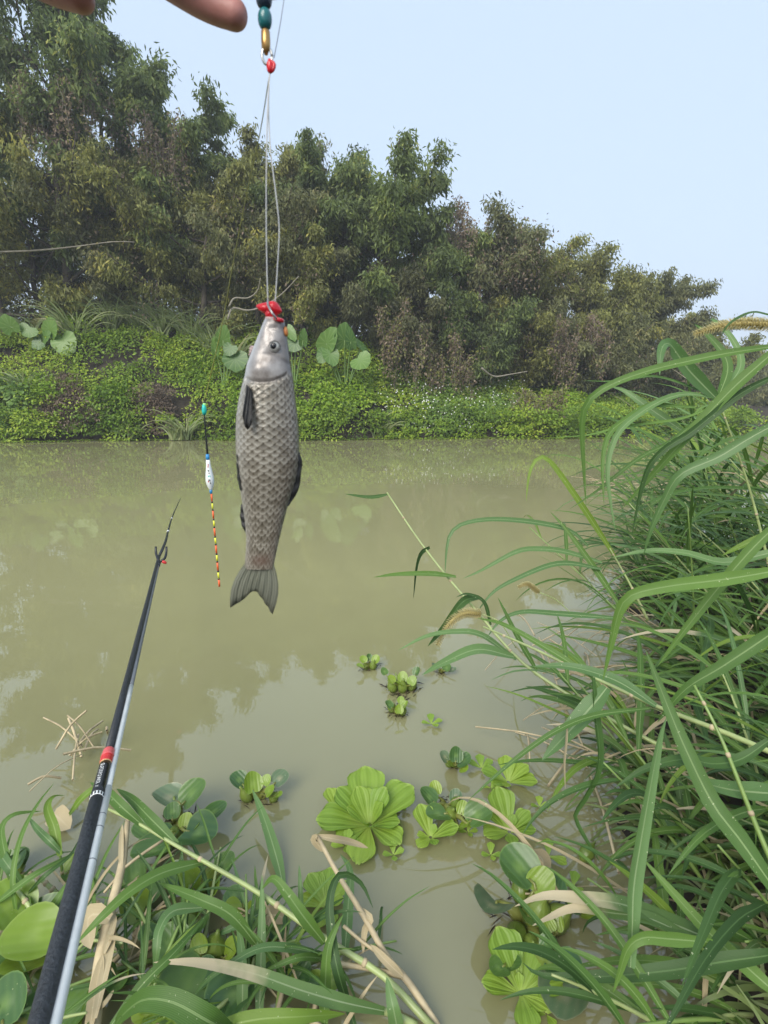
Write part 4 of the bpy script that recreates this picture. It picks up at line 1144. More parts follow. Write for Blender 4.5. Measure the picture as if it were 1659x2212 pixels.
pistia('lime water lettuce at the foot of the bulbed hyacinth', 1125, 2150, 64, [(115, 1.4, .6), (60, 1.1, .4), (175, 1.0, .2), (10, 1.1, .2), (270, .9, .1), (320, .7, .2), (90, .4, .9)])
pistia('water lettuce half hidden behind the folded upright blades', 705, 1962, 56, [(125, 1.1, .4), (80, 1.1, .4), (40, .9, .4), (170, .9, .2), (250, .8, .1), (300, .7, .1), (10, .6, .5)])
pistia('little lettuce touching the five-leaved one', 1040, 1662, 28, [(90, 1, .5), (20, 1.0, .3), (160, 1.0, .3), (270, .5, .2)])
pistia('tiny lone lettuce below the budding hyacinth', 932, 1566, 24, [(90, 1, .4), (10, 1.0, .2), (190, .9, .2), (300, .8, .2)])
pistia('two round lettuce pads beside the cut straw', 1185, 1852, 28, [(80, 1.1, .3), (-50, 1.2, .1), (170, .5, .3)])
pistia('pale pair of lettuce pads deep under the right grass', 1238, 1918, 24, [(60, 1.1, .3), (170, 1.0, .2), (-60, .8, .2)])

for x, y, r_, lb in [(1165, 1745, 20, 'tiny lettuce sprout beside the tall-leaved one'), (1060, 1705, 18, 'tiny lettuce sprout under the five-leaved one'), (1010, 1800, 22, 'lettuce sprout tucked beside the crumpled hyacinth'),
                     (1180, 2195, 30, 'lettuce sprout below the lime one'), (870, 1745, 18, 'yellow lettuce sprout beside the largest rosette'), (745, 1830, 30, 'flat lettuce offset under the broken dry stalk'),
                     (1060, 1850, 22, 'lettuce sprout above the worn hyacinth leaf'), (850, 1850, 24, 'pale lettuce pad tucked under the largest rosette')]:
    pistia(lb, x, y, r_, [(90 + rnd.uniform(-40, 40), 1, .4), (0 + rnd.uniform(-30, 30), .9, .3), (190, .9, .25), (285, .7, .2)])
# ------------------------------------------------------------------ lower-left grass and straw
SB = [0, -.5, .85]
hero('jointed grass stem slanting from the rod down to the dry straw', W(940, 2240), [
    (ZW([(945, 2230, .02), (830, 2110, .05), (750, 2058, .07), (660, 1999, .09), (575, 1939, .11), (500, 1894, .12), (385, 1829, .14), (300, 1779, .16), (222, 1742, .17)]), .0062, 'culm_pale')], [
    (ZW([(305, 1780, .16), (265, 1745, .19), (230, 1712, .2), (195, 1690, .19)]), .023, 'blade', SB),
    (ZW([(382, 1824, .14), (325, 1768, .17), (285, 1727, .18), (252, 1704, .17)]), .024, 'blade', SB),
    (ZW([(438, 1862, .12), (350, 1886, .15), (280, 1927, .16), (215, 1986, .15), (163, 2040, .12)]), .024, 'blade', SB),
    (ZW([(700, 2036, .08), (655, 1979, .13), (618, 1927, .16), (590, 1898, .17), (566, 1920, .14)]), .022, 'blade', SB),
    (ZW([(555, 2042, .07), (500, 1977, .12), (430, 1942, .14), (342, 1907, .12)]), .022, 'blade', SB),
    (ZW([(440, 1960, .1), (375, 1968, .12), (345, 2008, .12), (338, 2060, .1), (332, 2105, .06)]), .02, 'blade_pale', SB)])
hero('pale grass stem with a half-dry leaf crossing the two bluish pads', W(880, 2200), [
    (ZW([(900, 2215, .02), (830, 2184, .04), (740, 2165, .06), (650, 2142, .08)]), .006, 'culm_pale')], [
    (ZW([(830, 2184, .05), (740, 2165, .09), (650, 2139, .11), (540, 2101, .13), (425, 2079, .13), (332, 2079, .11)]), .023, 'blade_tip', SB),
    (ZW([(700, 2062, .05), (620, 2047, .1), (560, 2049, .12), (500, 2080, .12), (450, 2115, .1), (420, 2150, .06)]), .014, 'blade_pale', SB),
    (ZW([(700, 2070, .05), (650, 2068, .1), (600, 2085, .1), (560, 2104, .08)]), .012, 'blade', SB)])
hero('broad arching leaf clump along the bottom edge', W(500, 2260), [
    (ZW([(520, 2290, .02), (510, 2250, .06), (500, 2225, .1)]), .006, 'culm')], [
    (ZW([(500, 2230, .1), (450, 2206, .16), (375, 2166, .18), (310, 2160, .17), (262, 2196, .12), (245, 2225, .08)]), .034, 'blade', SB),
    (ZW([(440, 2230, .1), (550, 2203, .12), (650, 2196, .12), (745, 2190, .08)]), .024, 'blade_lime', SB),
    (ZW([(240, 2215, .08), (310, 2124, .11), (380, 2054, .12), (460, 1962, .1)]), .016, 'blade', SB)])
hero('upright teal blades standing in the water beside the dry stem', W(620, 2200), [], [
    (ZW([(523, 2220, .01), (524, 2120, .06), (521, 2040, .08), (510, 1985, .08)]), .020, 'blade_pale', [0, -1, .5]),
    (ZW([(560, 2215, .01), (563, 2100, .06), (566, 1990, .1), (566, 1890, .14)]), .019, 'blade_pale', [0, -1, .5]),
    (ZW([(700, 2225, .02), (703, 2120, .08), (708, 2050, .12), (725, 2005, .14), (742, 1975, .15)]), .02, 'blade', [0, -1, .5]),
    (ZW([(770, 2230, .02), (745, 2150, .06), (728, 2090, .1), (718, 2030, .12), (712, 1950, .15), (726, 1898, .17), (748, 1888, .17), (782, 1910, .15), (806, 1962, .12)]), .018, 'blade_dark', [0, -1, .5]),
    (ZW([(745, 2060, .02), (752, 1960, .05), (756, 1880, .08), (735, 1845, .09)]), .022, 'blade_pale', [0, -1, .5]),
    (ZW([(860, 2230, .02), (850, 2180, .06), (835, 2110, .08)]), .024, 'blade_pale', [0, -1, .5]),
    (ZW([(650, 2010, .02), (650, 1950, .06), (648, 1900, .09), (646, 1868, .1)]), .012, 'blade_pale', [0, -1, .5])])
hero('folded reed leaf hanging from the lone small hyacinth', W(605, 1910), [], [
    (ZW([(612, 1915, .004), (600, 1862, .02), (580, 1795, .04), (562, 1745, .06), (545, 1706, .07)]), .027, 'blade_pale', [.2, -.7, .7])])
hero('tangle of young grass shoots left of the rod', W(60, 2010), [
    (ZW([(118, 2030, .03), (80, 1980, .06), (50, 1940, .08), (28, 1912, .09)]), .007, 'culm_pale'),
    (ZW([(125, 1932, .03), (95, 1905, .05), (60, 1880, .07)]), .0055, 'culm_pale'),
    (ZW([(136, 1900, .02), (130, 1850, .08), (118, 1800, .12)]), .0035, 'culm')], [
    (ZW([(130, 1848, .1), (118, 1790, .14), (103, 1745, .16), (115, 1722, .16), (140, 1718, .14)]), .02, 'blade_lime', SB),
    (ZW([(30, 1915, .09), (12, 1850, .13), (4, 1790, .15), (30, 1760, .16), (90, 1752, .14)]), .016, 'blade', SB),
    (ZW([(-20, 1960, .08), (60, 1900, .12), (110, 1870, .12), (165, 1840, .1)]), .014, 'blade', SB),
    (ZW([(60, 1930, .08), (100, 1890, .12), (150, 1850, .12), (170, 1815, .1)]), .01, 'blade_dark', SB),
    (ZW([(38, 1990, .05), (28, 1900, .12), (45, 1810, .16), (80, 1740, .17), (118, 1690, .15)]), .011, 'blade', SB),
    (ZW([(-30, 1800, .1), (10, 1860, .13), (40, 1900, .1), (60, 1930, .06)]), .026, 'blade_pale', SB),
    (ZW([(135, 1845, .1), (105, 1815, .13), (80, 1790, .13), (62, 1765, .12)]), .014, 'blade_pale', SB),
    (ZW([(95, 1990, .04), (120, 1950, .08), (150, 1900, .1)]), .02, 'blade', SB),
    (ZW([(-20, 1880, .05), (30, 1850, .09), (60, 1830, .08)]), .012, 'blade_dark', SB),
    (ZW([(150, 1760, .12), (180, 1722, .16), (215, 1700, .17), (250, 1712, .14)]), .018, 'blade_lime', SB)])
GL = 'thin grass shoots matted at the lower left'
for i in range(26):
    bs = W(rnd.uniform(-40, 720), rnd.uniform(2010, 2260), .012)
    if bs[0] > -.15 and rnd.random() < .4: bs = W(rnd.uniform(-40, 200), rnd.uniform(1850, 2200), .012)
    culm_plant(bs, rnd.uniform(0, 6.28), rnd.uniform(.8, 1.4), rnd.uniform(.08, .22), 5, 'thin grass shoot woven into the floating mat beside the rod', GL, leafL=(.08, .2), wd=(.004, .010), curve=.3)
for i in range(16):
    bs = W(rnd.uniform(-20, 700), rnd.uniform(1900, 2240), .015)
    culm_plant(bs, rnd.uniform(0, 6.28), rnd.uniform(1.2, 1.5), rnd.uniform(.1, .28), 1, 'short dry straw lying on the floating mat beside the rod', 'short dry straws on the lower left mat', leafL=(.06, .14), wd=(.003, .008), straw=True)
for i, (x, y) in enumerate([(340, 2010), (250, 2110), (560, 2090), (420, 1985), (150, 1880), (30, 1870), (640, 2110), (520, 1950), (330, 2180), (700, 2130), (1200, 2010), (1260, 1960), (1090, 2080)]):
    nm = 'small bright hyacinth sprout filling the floating mat'
    lv = [(x + 22 * math.cos(a), y - 18 * math.sin(a), rnd.uniform(26, 42), math.degrees(a) + rnd.uniform(-20, 20), rnd.uniform(.2, .8), rnd.uniform(.02, .05), rnd.choice(['pad', 'pad_lime', 'pad_lime', 'pad'])) for a in [rnd.uniform(0, 6.28) for _ in range(5)]]
    hyacinth(nm, x, y, lv, [(x + rnd.uniform(-12, 12), y + rnd.uniform(-4, 8), rnd.uniform(8, 13), .015)], 'small hyacinth sprouts in the floating mats')
# dry straw stalks
root = thing('dry_stalk', W(200, 2240), 'thick frayed dry stalk standing right of the rod', 'straw', 'dry straw stalks at the lower left')
tube('stem', spline(ZW([(198, 2240, .02), (210, 2130, .05), (222, 2050, .07), (236, 1980, .09), (255, 1905, .11), (267, 1850, .12), (276, 1772, .13)]), 24), np.linspace(.0125, .0045, 24) * (1 + .12 * rng.random(24)), M['straw_stem'], root, 10)
tube('side_stem', spline(ZW([(262, 1880, .115), (300, 1850, .12), (352, 1815, .12)]), 8), np.full(8, .003), M['straw_stem'], root, 6)
tube('side_stem', spline(ZW([(262, 1885, .11), (240, 1910, .1), (225, 1928, .09)]), 8), np.full(8, .0025), M['straw_stem'], root, 6)
for pts, w_ in [([(262, 1880, .12), (262, 1830, .13), (264, 1780, .13)], .010), ([(238, 1985, .1), (212, 1975, .11), (190, 1985, .1), (196, 2050, .09)], .034),
                ([(205, 2200, .05), (222, 2120, .07), (240, 2040, .08), (248, 1960, .09)], .016), ([(195, 2220, .04), (205, 2150, .06), (222, 2060, .08)], .02), ([(215, 2180, .05), (232, 2160, .06), (246, 2138, .06)], .007), ([(225, 2060, .08), (242, 2010, .09), (250, 1975, .09)], .012)]:
    obj('sheath', blade_me(ZW(pts), w_, 10, .3, nref=SB, tip=5), M['straw'], root)
root = thing('dry_stalk', W(950, 2230), 'slim dry stalk with a broken drooping head beside the largest rosette', 'straw', 'dry straw stalks at the lower left')
tube('stem', spline(ZW([(950, 2225, .01), (882, 2121, .04), (838, 2070, .06), (783, 1974, .1), (731, 1890, .13), (687, 1809, .16)]), 20), np.linspace(.0065, .004, 20), M['straw_stem'], root, 8)
tube('side_stem', spline(ZW([(845, 2075, .06), (790, 2040, .07), (742, 2000, .08)]), 8), np.full(8, .003), M['straw_stem'], root, 6)
tube('side_stem', spline(ZW([(870, 2110, .04), (800, 2092, .05), (720, 2080, .06)]), 8), np.full(8, .0045), M['straw_stem'], root, 6)
for pts, w_ in [([(686, 1806, .16), (720, 1812, .15), (760, 1820, .12), (796, 1832, .1)], .014), ([(686, 1806, .165), (680, 1815, .15), (700, 1840, .13)], .016), ([(783, 1965, .1), (800, 1985, .1), (788, 2010, .08), (784, 2060, .06)], .012), ([(870, 2110, .05), (838, 2080, .07), (800, 2040, .08)], .014)]:
    obj('sheath', blade_me(ZW(pts), w_, 10, .3, nref=SB, tip=5), M['straw'], root)
for lb, pts, w_, mt in [
    ('pale dry leaf scrap beside the single-bulbed hyacinth', [(545, 1998, .05), (570, 1980, .06), (600, 1978, .06), (625, 1990, .05)], .03, 'straw'),
    ('curled orange-brown dead leaf floating left of the rod', [(115, 1758, .015), (128, 1768, .025), (152, 1790, .015)], .05, 'straw'),
    ('square pale straw scrap between the lettuce pads', [(1150, 1842, .03), (1172, 1858, .035), (1168, 1890, .03)], .035, 'straw'),
    ('rolled teal leaf lying across the big bulb', [(588, 1958, .06), (530, 1990, .07), (465, 2022, .05)], .014, 'blade_pale')]:
    o = obj('fallen_leaf', blade_me(ZW(pts), w_, 10, .3, nref=SB, tip=5), M[mt]); tag(o, lb, 'leaf')
o = obj('sunken_leaf', blade_me(ZW([(929, 2260, -.012), (934, 2130, -.01), (941, 1981, -.009), (947, 1880, -.008), (950, 1838, -.012)]), .019, 18, .1, nref=[0, 0, 1.0], tip=6), M['blade_pale'])
tag(o, 'long pale blade sunk just under the water surface', 'leaf')
# floating straw rafts
def raft(label, x, y, n, spread, L):
    c = W(x, y, .01)
    root = thing('straw_raft', c, label, 'straw', 'floating straw rafts')
    for i in range(n):
        p0 = c + np.array([rnd.gauss(0, spread), rnd.gauss(0, spread), rnd.uniform(0, .05)])
        a = rnd.uniform(0, 6.28); l_ = L * rnd.uniform(.4, 1.2)
        p1 = p0 + np.array([math.cos(a) * l_, math.sin(a) * l_, rnd.uniform(-.02, .12)])
        p0[2] = max(p0[2], .006); p1[2] = max(p1[2], .006)
        tube('straw', spline([p0, (p0 + p1) / 2 + [0, 0, .015], p1], 6), np.full(6, rnd.uniform(.0015, .004)), M['straw_stem'], root, 5)
raft('tangled straw raft floating beyond the bent bright shoot', 1315, 1055, 16, .16, .45)
raft('little straw raft left of the rod above the young shoots', 180, 1640, 12, .05, .16)
raft('straw raft caught at the edge of the right grass', 1190, 1440, 16, .12, .3)
raft('straw litter under the diagonal wide leaf', 1330, 1640, 18, .14, .3)

# ------------------------------------------------------------------ fishing rod and rest
M['grip'] = plain('rod_grip', (.022, .026, .030), .62, 0, .5, 260, .9)
M['blank'] = plain('rod_blank', (.018, .020, .022), .45, 0, .5, 200, .5)
M['gloss_black'] = plain('gloss_black', (.010, .011, .012), .2)
M['red'] = plain('red_ring', (.55, .03, .03), .3, 0, .1)
M['pink_red'] = plain('pale_red_ring', (.58, .10, .10), .4, 0, .1)
M['gold'] = plain('thin_gold_line', (.75, .45, .20), .35, .3)
M['alu'] = plain('aluminium', (.60, .62, .60), .4, .15, .06)
M['alu_dark'] = plain('aluminium_dark', (.16, .17, .18), .4, .3, .1)
M['white'] = plain('white_print', (.78, .79, .76), .5, 0, .04)
M['plastic'] = plain('black_plastic', (.012, .013, .016), .4)
A = P(76, 2240, .49); B = P(341, 1212, 2.1)
rod_dir = nz(B - A); RL = np.linalg.norm(B - A)
def on_rod(yd):      # distance along the rod whose picture row is yd
    lo, hi = -.3, RL + 5
    for _ in range(60):
        m_ = (lo + hi) / 2
        q = A + rod_dir * m_ - CAM
        yy = (512 - FPX * q.dot(UP) / q.dot(FWD)) / S
        if yy > yd: lo = m_
        else: hi = m_
    return lo
s_end, s_ring = on_rod(1727), on_rod(1642)
rod = thing('fishing_rod', A, 'black fishing rod with a red ring lying on the forked rest', 'fishing rod')
def rpart(name, s0, s1, r0, r1, mat, par=rod, k=20, n=8):
    p = np.array([A + rod_dir * (s0 + (s1 - s0) * i / (n - 1)) for i in range(n)])
    return tube(name, p, np.linspace(r0, r1, n), M[mat], par, k)
rpart('grip', -.35, s_end, .0108, .0096, 'grip')
rpart('emblem_band', s_end, s_end + .008, .0100, .0100, 'white')
hs0, hs1 = s_end + .008, on_rod(1652)
handle = rpart('printed_handle', hs0, hs1, .0098, .0094, 'gloss_black')
rpart('gold_line', hs1, hs1 + .003, .0096, .0096, 'gold')
rpart('red_ring', hs1 + .003, on_rod(1637), .0098, .0100, 'red')
rpart('red_cap', on_rod(1637), on_rod(1622), .0106, .0092, 'pink_red')
rpart('blank', on_rod(1622), RL + .08, .0072, .0062, 'blank')
tipP = [A + rod_dir * (RL + .08), P(357, 1172, 2.35), P(365, 1140, 2.9), P(374, 1112, 3.6), P(391, 1074, 5.0)]
tsp = spline(tipP, 30)
for i0, i1, r0, r1 in ((0, 6, .0062, .0048), (6, 13, .0048, .0042), (13, 21, .0042, .0034), (21, 30, .0034, .0012)):
    tube('tip_section', tsp[i0:i1 + 1], np.linspace(r0, r1, len(tsp[i0:i1 + 1])), M['blank'], rod, 10)
for i, r_ in ((6, .0060), (13, .0052)):
    tube('white_ring', np.array([tsp[i] - rod_dir * .012, tsp[i] + rod_dir * .012]), r_, M['white'], rod, 12)

# white lettering down the handle
rightv = nz(np.cross(rod_dir, np.array([0, 0, 1.0])))
upv = nz(np.cross(rightv, rod_dir))
def wrap_text(body, s_start, size, ang, mat, parent, name='lettering', stretch=1.0):
    cu = bpy.data.curves.new(name, 'FONT'); cu.body = body; cu.size = size; cu.resolution_u = 3
    tmp = bpy.data.objects.new('tmp', cu); COL.objects.link(tmp)
    bpy.context.view_layer.update()
    dg = bpy.context.evaluated_depsgraph_get()
    me = bpy.data.meshes.new_from_object(tmp.evaluated_get(dg))
    bpy.data.objects.remove(tmp)
    r_ = .0100
    for v in me.vertices:
        x, y = v.co.x * stretch, v.co.y
        a = ang + (y - size * .35) / r_        # letter tops towards the right side
        s_ = s_start - x                       # reads towards the angler
        c_ = A + rod_dir * s_ + (upv * math.cos(a) + rightv * math.sin(a)) * (r_ + .0002)
        v.co = c_
    me.materials.clear()
    return obj(name, me, M[mat], parent), me
hl = hs1 - hs0
toc = nz(CAM - (A + rod_dir * (hs0 + hl / 2)))
ang0 = math.atan2(toc.dot(rightv), toc.dot(upv)) - .45
probe = bpy.data.curves.new('probe', 'FONT'); probe.body = 'SUPERPOWER'; probe.size = .0085
to = bpy.data.objects.new('probe', probe); COL.objects.link(to); bpy.context.view_layer.update()
wtxt = to.dimensions.x; bpy.data.objects.remove(to)
wrap_text('SUPERPOWER', hs1 - hl * .12, .0085, ang0, 'white', handle, 'lettering', hl * .66 / wtxt)
wrap_text('//', hs0 + hl * .17, .007, ang0, 'white', handle, 'slash_mark', 1.0)
for k in range(7):
    a = ang0 - .9 + k * .45
    c_ = A + rod_dir * (s_end + .004) + (upv * math.cos(a) + rightv * math.sin(a)) * .0102
    tube('emblem_mark', np.array([c_ - rod_dir * .0028, c_ + rod_dir * .0022]), .0011, M['gloss_black'], rod, 6)

rest = thing('rod_rest', A + rightv * .016 - upv * .012, 'silver telescopic rod rest with black fork under the rod', 'rod rest')
off = rightv * .0128 - upv * .006
def rs(name, s0, s1, r_, mat):
    p = np.array([A + off * (1 - .62 * max(0, s_) / RL) + rod_dir * s_ for s_ in np.linspace(s0, s1, 8)])
    return tube(name, p, np.full(8, r_), M[mat], rest, 16)
s1_, s2_ = on_rod(1700), on_rod(1480)
rs('pole_section', -.35, s1_, .0066, 'alu')
rs('pole_section', s1_, s2_, .0056, 'alu')
rs('pole_section', s2_, RL - .01, .0050, 'alu_dark')
for yy in (1862, 1790, 1762):
    s_ = on_rod(yy)
    rs('length_mark', s_, s_ + .0015, .0068, 'alu_dark')
fk = A + rod_dir * (RL - .01) + off * .38
for x_, sg in ((338, -1), (358, 1)):
    p = spline([fk, P(348 + sg * 7, 1207, 2.1), P(348 + sg * 11, 1195, 2.12), P(348 + sg * 11.5, 1181, 2.13)], 10)
    tube('fork_prong', p, np.linspace(.0055, .0042, 10), M['plastic'], rest, 10)
lathe('fork_socket', fk - rod_dir * .06, rod_dir, [(0, .007), (.03, .0075), (.06, .0078), (.07, .006)], M['plastic'], rest, 12)
pr = P(353.5, 1214, 2.08)
lathe('red_screw', pr, rightv - upv * .6, [(-.006, .005), (0, .0065), (.008, .006), (.012, .003)], M['red'], rest, 10)

# ------------------------------------------------------------------ float
FY = .80
M['float_white'] = plain('float_white', (.72, .75, .74), .3, 0, .04)
M['float_blue'] = plain('float_blue', (.03, .25, .55), .4)
M['float_teal'] = plain('float_teal', (.02, .42, .36), .4)
M['glow_green'] = plain('pale_green_tube', (.30, .65, .20), .4)
M['orange'] = plain('float_orange', (.80, .12, .03), .4)
M['yellow'] = plain('float_yellow', (.72, .72, .05), .4)
fq = lambda x, y: RY(x, y, FY)
fl = thing('fishing_float', fq(441, 872), 'white bodied fishing float with orange and yellow striped antenna hanging down', 'fishing float')
pxm = S * FY / FPX * 1.0
ft, fb = fq(448.2, 984), fq(456.2, 1066)
fax = nz(fb - ft); fL = np.linalg.norm(fb - ft)
tube('line_seat', spline([fq(440.6, 874), fq(441.6, 896)], 4), np.array([.0026, .0034, .0036, .0026]), M['float_teal'], fl, 12)
tube('seat_tip', spline([fq(441.6, 871), fq(441.8, 879)], 3), .0024, M['glow_green'], fl, 10)
tube('foot_stem', spline([fq(440, 862), fq(441.4, 896), fq(448.3, 984)], 10), np.linspace(.0010, .0016, 10), M['gloss_black'], fl, 8)
lathe('upper_collar', ft - fax * .002, fax, [(0, .0024), (.004, .0028), (.0085, .003)], M['float_blue'], fl, 12)
body = lathe('float_body', ft + fax * .0065, fax, [(u * (fL - .012), r_) for u, r_ in [(0, .0029), (.15, .0034), (.3, .0043), (.45, .0054), (.58, .0062), (.68, .0064), (.78, .0059), (.88, .0045), (.96, .0029), (1, .0022)]], M['float_white'], fl, 24)
lathe('lower_collar', fb - fax * .0065, fax, [(0, .0024), (.004, .0021), (.007, .0016)], M['float_blue'], fl, 12)
side_f = nz(np.cross(fax, [0, 1, 0])); frt = np.array([0, -1.0, 0])
for (u, q, hx, hz_, mt) in [(.16, .2, .0006, .0016, 'red'), (.22, .1, .0007, .0012, 'red'), (.36, .15, .0010, .0016, 'gloss_black'), (.44, .25, .0011, .0014, 'gloss_black'), (.55, .25, .0019, .0022, 'float_teal'), (.66, .2, .0016, .0016, 'alu_dark'), (.73, .42, .0007, .0026, 'gloss_black'), (.70, -.05, .0008, .001, 'red')]:
    rr_ = np.interp(u, [0, .3, .68, .88, 1], [.0029, .0043, .0064, .0045, .0022])
    d_ = nz(frt * math.cos(q) - side_f * math.sin(q)) if False else nz(frt * math.cos(q) + np.array([1.0, 0, 0]) * math.sin(q))
    c_ = ft + fax * (.0065 + u * (fL - .012)) + d_ * (rr_ + .0002)
    sx_ = nz(np.cross(d_, fax))
    v = [c_ - sx_ * hx - fax * hz_, c_ + sx_ * hx - fax * hz_ * .8, c_ + sx_ * hx * .9 + fax * hz_, c_ - sx_ * hx * .8 + fax * hz_]
    obj('print_mark', fast_mesh('print_mark', np.array(v), [[0, 1, 2, 3]]), M[mt], body)
bands = [('orange', 4.7), ('gloss_black', 1), ('yellow', 3.4), ('gloss_black', 1)]
y_, seq = 1066.0, []
i = 0
tot = 201.0 / (4.5 * 10.1 + 2.8)
while y_ < 1267 - .5:
    nm, l_ = bands[i % 4]
    y1_ = min(1267, y_ + l_ * 3.69)
    f0, f1 = (y_ - 1066) / 201, (y1_ - 1066) / 201
    p = np.array([fq(456.6 + 17.4 * f0, y_), fq(456.6 + 17.4 * f1, y1_)])
    tube('antenna_band', p, np.array([.00125 + .0003 * f0, .00125 + .0003 * f1]), M[nm], fl, 10)
    y_ = y1_; i += 1

# ------------------------------------------------------------------ line rig
HY = .33
hq = lambda x, y, Y_=HY: RY(x, y, Y_)
m, nt, b, out = new_mat('nylon_line')
b.inputs['Base Color'].default_value = (.80, .80, .76, 1); b.inputs['Roughness'].default_value = .3
b.inputs['Transmission Weight'].default_value = .35
M['nylon'] = m
M['nylon_yellow'] = plain('yellow_nylon', (.34, .34, .08), .4)
M['teal_bead'] = plain('teal_bead', (.02, .16, .17), .25)
M['blue_bead'] = plain('slate_bead', (.03, .05, .08), .25)
M['brass'] = plain('brass', (.42, .25, .09), .35, .8)
M['steel'] = plain('steel', (.42, .42, .40), .3, .8)
M['bait'] = plain('red_bait', (.62, .015, .025), .25, 0, .2, 200)
rig = thing('line_connector', hq(573, 5), 'beaded swivel connector with a steel ring held by the fingers', 'swivel')
D1 = S * HY / FPX
def beadz(name, x, y0, y1, r_, mat):
    a_, b_ = hq(x, y0), hq(x + .5, y1)
    L_ = np.linalg.norm(b_ - a_)
    prof = [(L_ * (0.5 - .5 * math.cos(t)), r_ * D1 * max(.25, math.sin(t)) ** .7) for t in np.linspace(.05, math.pi - .05, 10)]
    return lathe(name, a_, b_ - a_, prof, M[mat], rig, 16)
beadz('bead', 570, -28, 20, 15, 'blue_bead')
beadz('bead', 572, 18, 64, 13, 'teal_bead')
lathe('barrel', hq(573.5, 64), hq(574.5, 101) - hq(573.5, 64), [(0, 5 * D1), (3 * D1, 8 * D1), (20 * D1, 8.5 * D1), (30 * D1, 8 * D1), (34 * D1, 5 * D1), (40 * D1, 3 * D1)], M['brass'], rig, 14)
ring_c = hq(577, 121)
tt = np.linspace(0, 2 * math.pi, 29)
tube('ring', np.array([ring_c + np.array([math.cos(a) * 9 * D1, .15 * math.cos(a) * 9 * D1, math.sin(a) * 14 * D1]) for a in tt]), 2.6 * D1, M['steel'], rig, 8)
beadz('red_stop', 583, 130, 158, 6.5, 'bait')
tube('knot', spline([hq(580, 130), hq(592, 138), hq(590, 150), hq(582, 156)], 10), np.full(10, 3.4 * D1), M['bait'], rig, 8)
lr = .00038
tag(tube('fishing_line', spline([hq(583, 150), hq(578, 240), hq(575.5, 360), hq(575, 480), hq(577, 600), hq(579, 660)], 40), np.full(40, lr), M['nylon'], None, 6), 'straight left strand of the hook line above the fish', 'fishing line')
tag(tube('fishing_line', spline([hq(583, 150, HY + .002), hq(580, 220, HY + .002), hq(584, 320), hq(596, 420), hq(603, 495), hq(599, 580), hq(594, 660)], 40), np.full(40, lr), M['nylon'], None, 6), 'bowed right strand of the hook line above the fish', 'fishing line')
fpts = [RY(584, 150, HY + .002), RY(562, 285, HY + .06), RY(541, 380, .46), RY(505, 560, .62), RY(480, 700, .72), RY(455, 810, .78), RY(441, 868, FY)]
tag(tube('fishing_line', spline(fpts, 60), np.linspace(.0003, .0006, 60), M['nylon_yellow'], None, 6), 'yellowish line running down to the float', 'fishing line')
tag(tube('fishing_line', spline([hq(592, 125, HY + .004), hq(604, 60, HY + .006), hq(618, -30, HY + .01)], 14), np.full(14, .00022), M['alu_dark'], None, 6), 'thin grey main line rising beside the swivel beads', 'fishing line')

# ------------------------------------------------------------------ fish
m, nt, b, out = new_mat('fish_skin')
def attr(n_):
    a_ = nt.nodes.new('ShaderNodeAttribute'); a_.attribute_name = n_; return a_.outputs['Fac']
sc_a, bel, hd, blush = attr('sc'), attr('belly'), attr('head'), attr('blush')
scol = ramp(nt, sc_a, [(0.0, (.045, .037, .026)), (.34, (.105, .090, .064)), (.62, (.215, .192, .148)), (.85, (.37, .345, .285)), (1.0, (.20, .175, .135))])
scol = mixc(nt, math_n(nt, 'MULTIPLY', bel, .8), scol, (.50, .49, .44))
scol = mixc(nt, blush, scol, (.16, .10, .075))
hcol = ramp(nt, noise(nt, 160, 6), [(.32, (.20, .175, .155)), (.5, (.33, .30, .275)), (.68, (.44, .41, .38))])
hcol = mixc(nt, attr('dors_gill_shade'), hcol, (.13, .115, .105))  # darker back, plus painted shadow behind the gill cover and in head creases
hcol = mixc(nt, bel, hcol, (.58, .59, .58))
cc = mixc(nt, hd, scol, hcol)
nt.links.new(cc, b.inputs['Base Color'])
b.inputs['Roughness'].default_value = .28; b.inputs['Metallic'].default_value = .2
b.inputs['Coat Weight'].default_value = .25; b.inputs['Coat Roughness'].default_value = .15
bump(nt, b, noise(nt, 900, 4), .25, .0006)
M['fish'] = m
def fc(cx, cy, Y_=HY): return RY(440.5 + cx * .337, 610 + cy * .337, Y_)
prof = np.array([(228, 415, 490), (235, 392, 512), (280, 372, 521), (340, 350, 530), (400, 326, 538), (450, 306, 545), (520, 280, 554), (600, 266, 566), (660, 250, 573), (750, 229, 583), (850, 214, 595), (950, 210, 604), (1050, 210, 609), (1150, 216, 608), (1250, 226, 595), (1350, 240, 566), (1450, 256, 531), (1550, 268, 505), (1650, 274, 481), (1750, 268, 459), (1820, 262, 446), (1838, 270, 440)], float)
nr_, nc_ = 440, 176
yy = np.linspace(228, 1838, nr_)
yy[:8] = 228 + (yy[8] - 228) * (np.arange(8) / 8) ** 2
def sm_interp(col):
    v = np.interp(yy, prof[:, 0], prof[:, col]); k = np.ones(9) / 9
    vp = np.pad(v, 4, mode='edge'); s_ = np.convolve(vp, k, 'valid'); s_[:10] = v[:10]; return s_
lx_, rx_ = sm_interp(1), sm_interp(2)
Lp = np.array([fc(a_, y_) for a_, y_ in zip(lx_, yy)]); Rp = np.array([fc(a_, y_) for a_, y_ in zip(rx_, yy)])
cen = (Lp + Rp) / 2; ha = np.linalg.norm(Rp - Lp, axis=1) / 2
thick = np.interp(yy, [228, 260, 400, 600, 900, 1200, 1500, 1700, 1838], [.55, .72, .72, .70, .64, .60, .50, .38, .22])
hb = ha * thick
phi = np.linspace(0, 2 * math.pi, nc_, endpoint=False)
cp, sp_ = np.cos(phi), np.sin(phi)
ex = .88
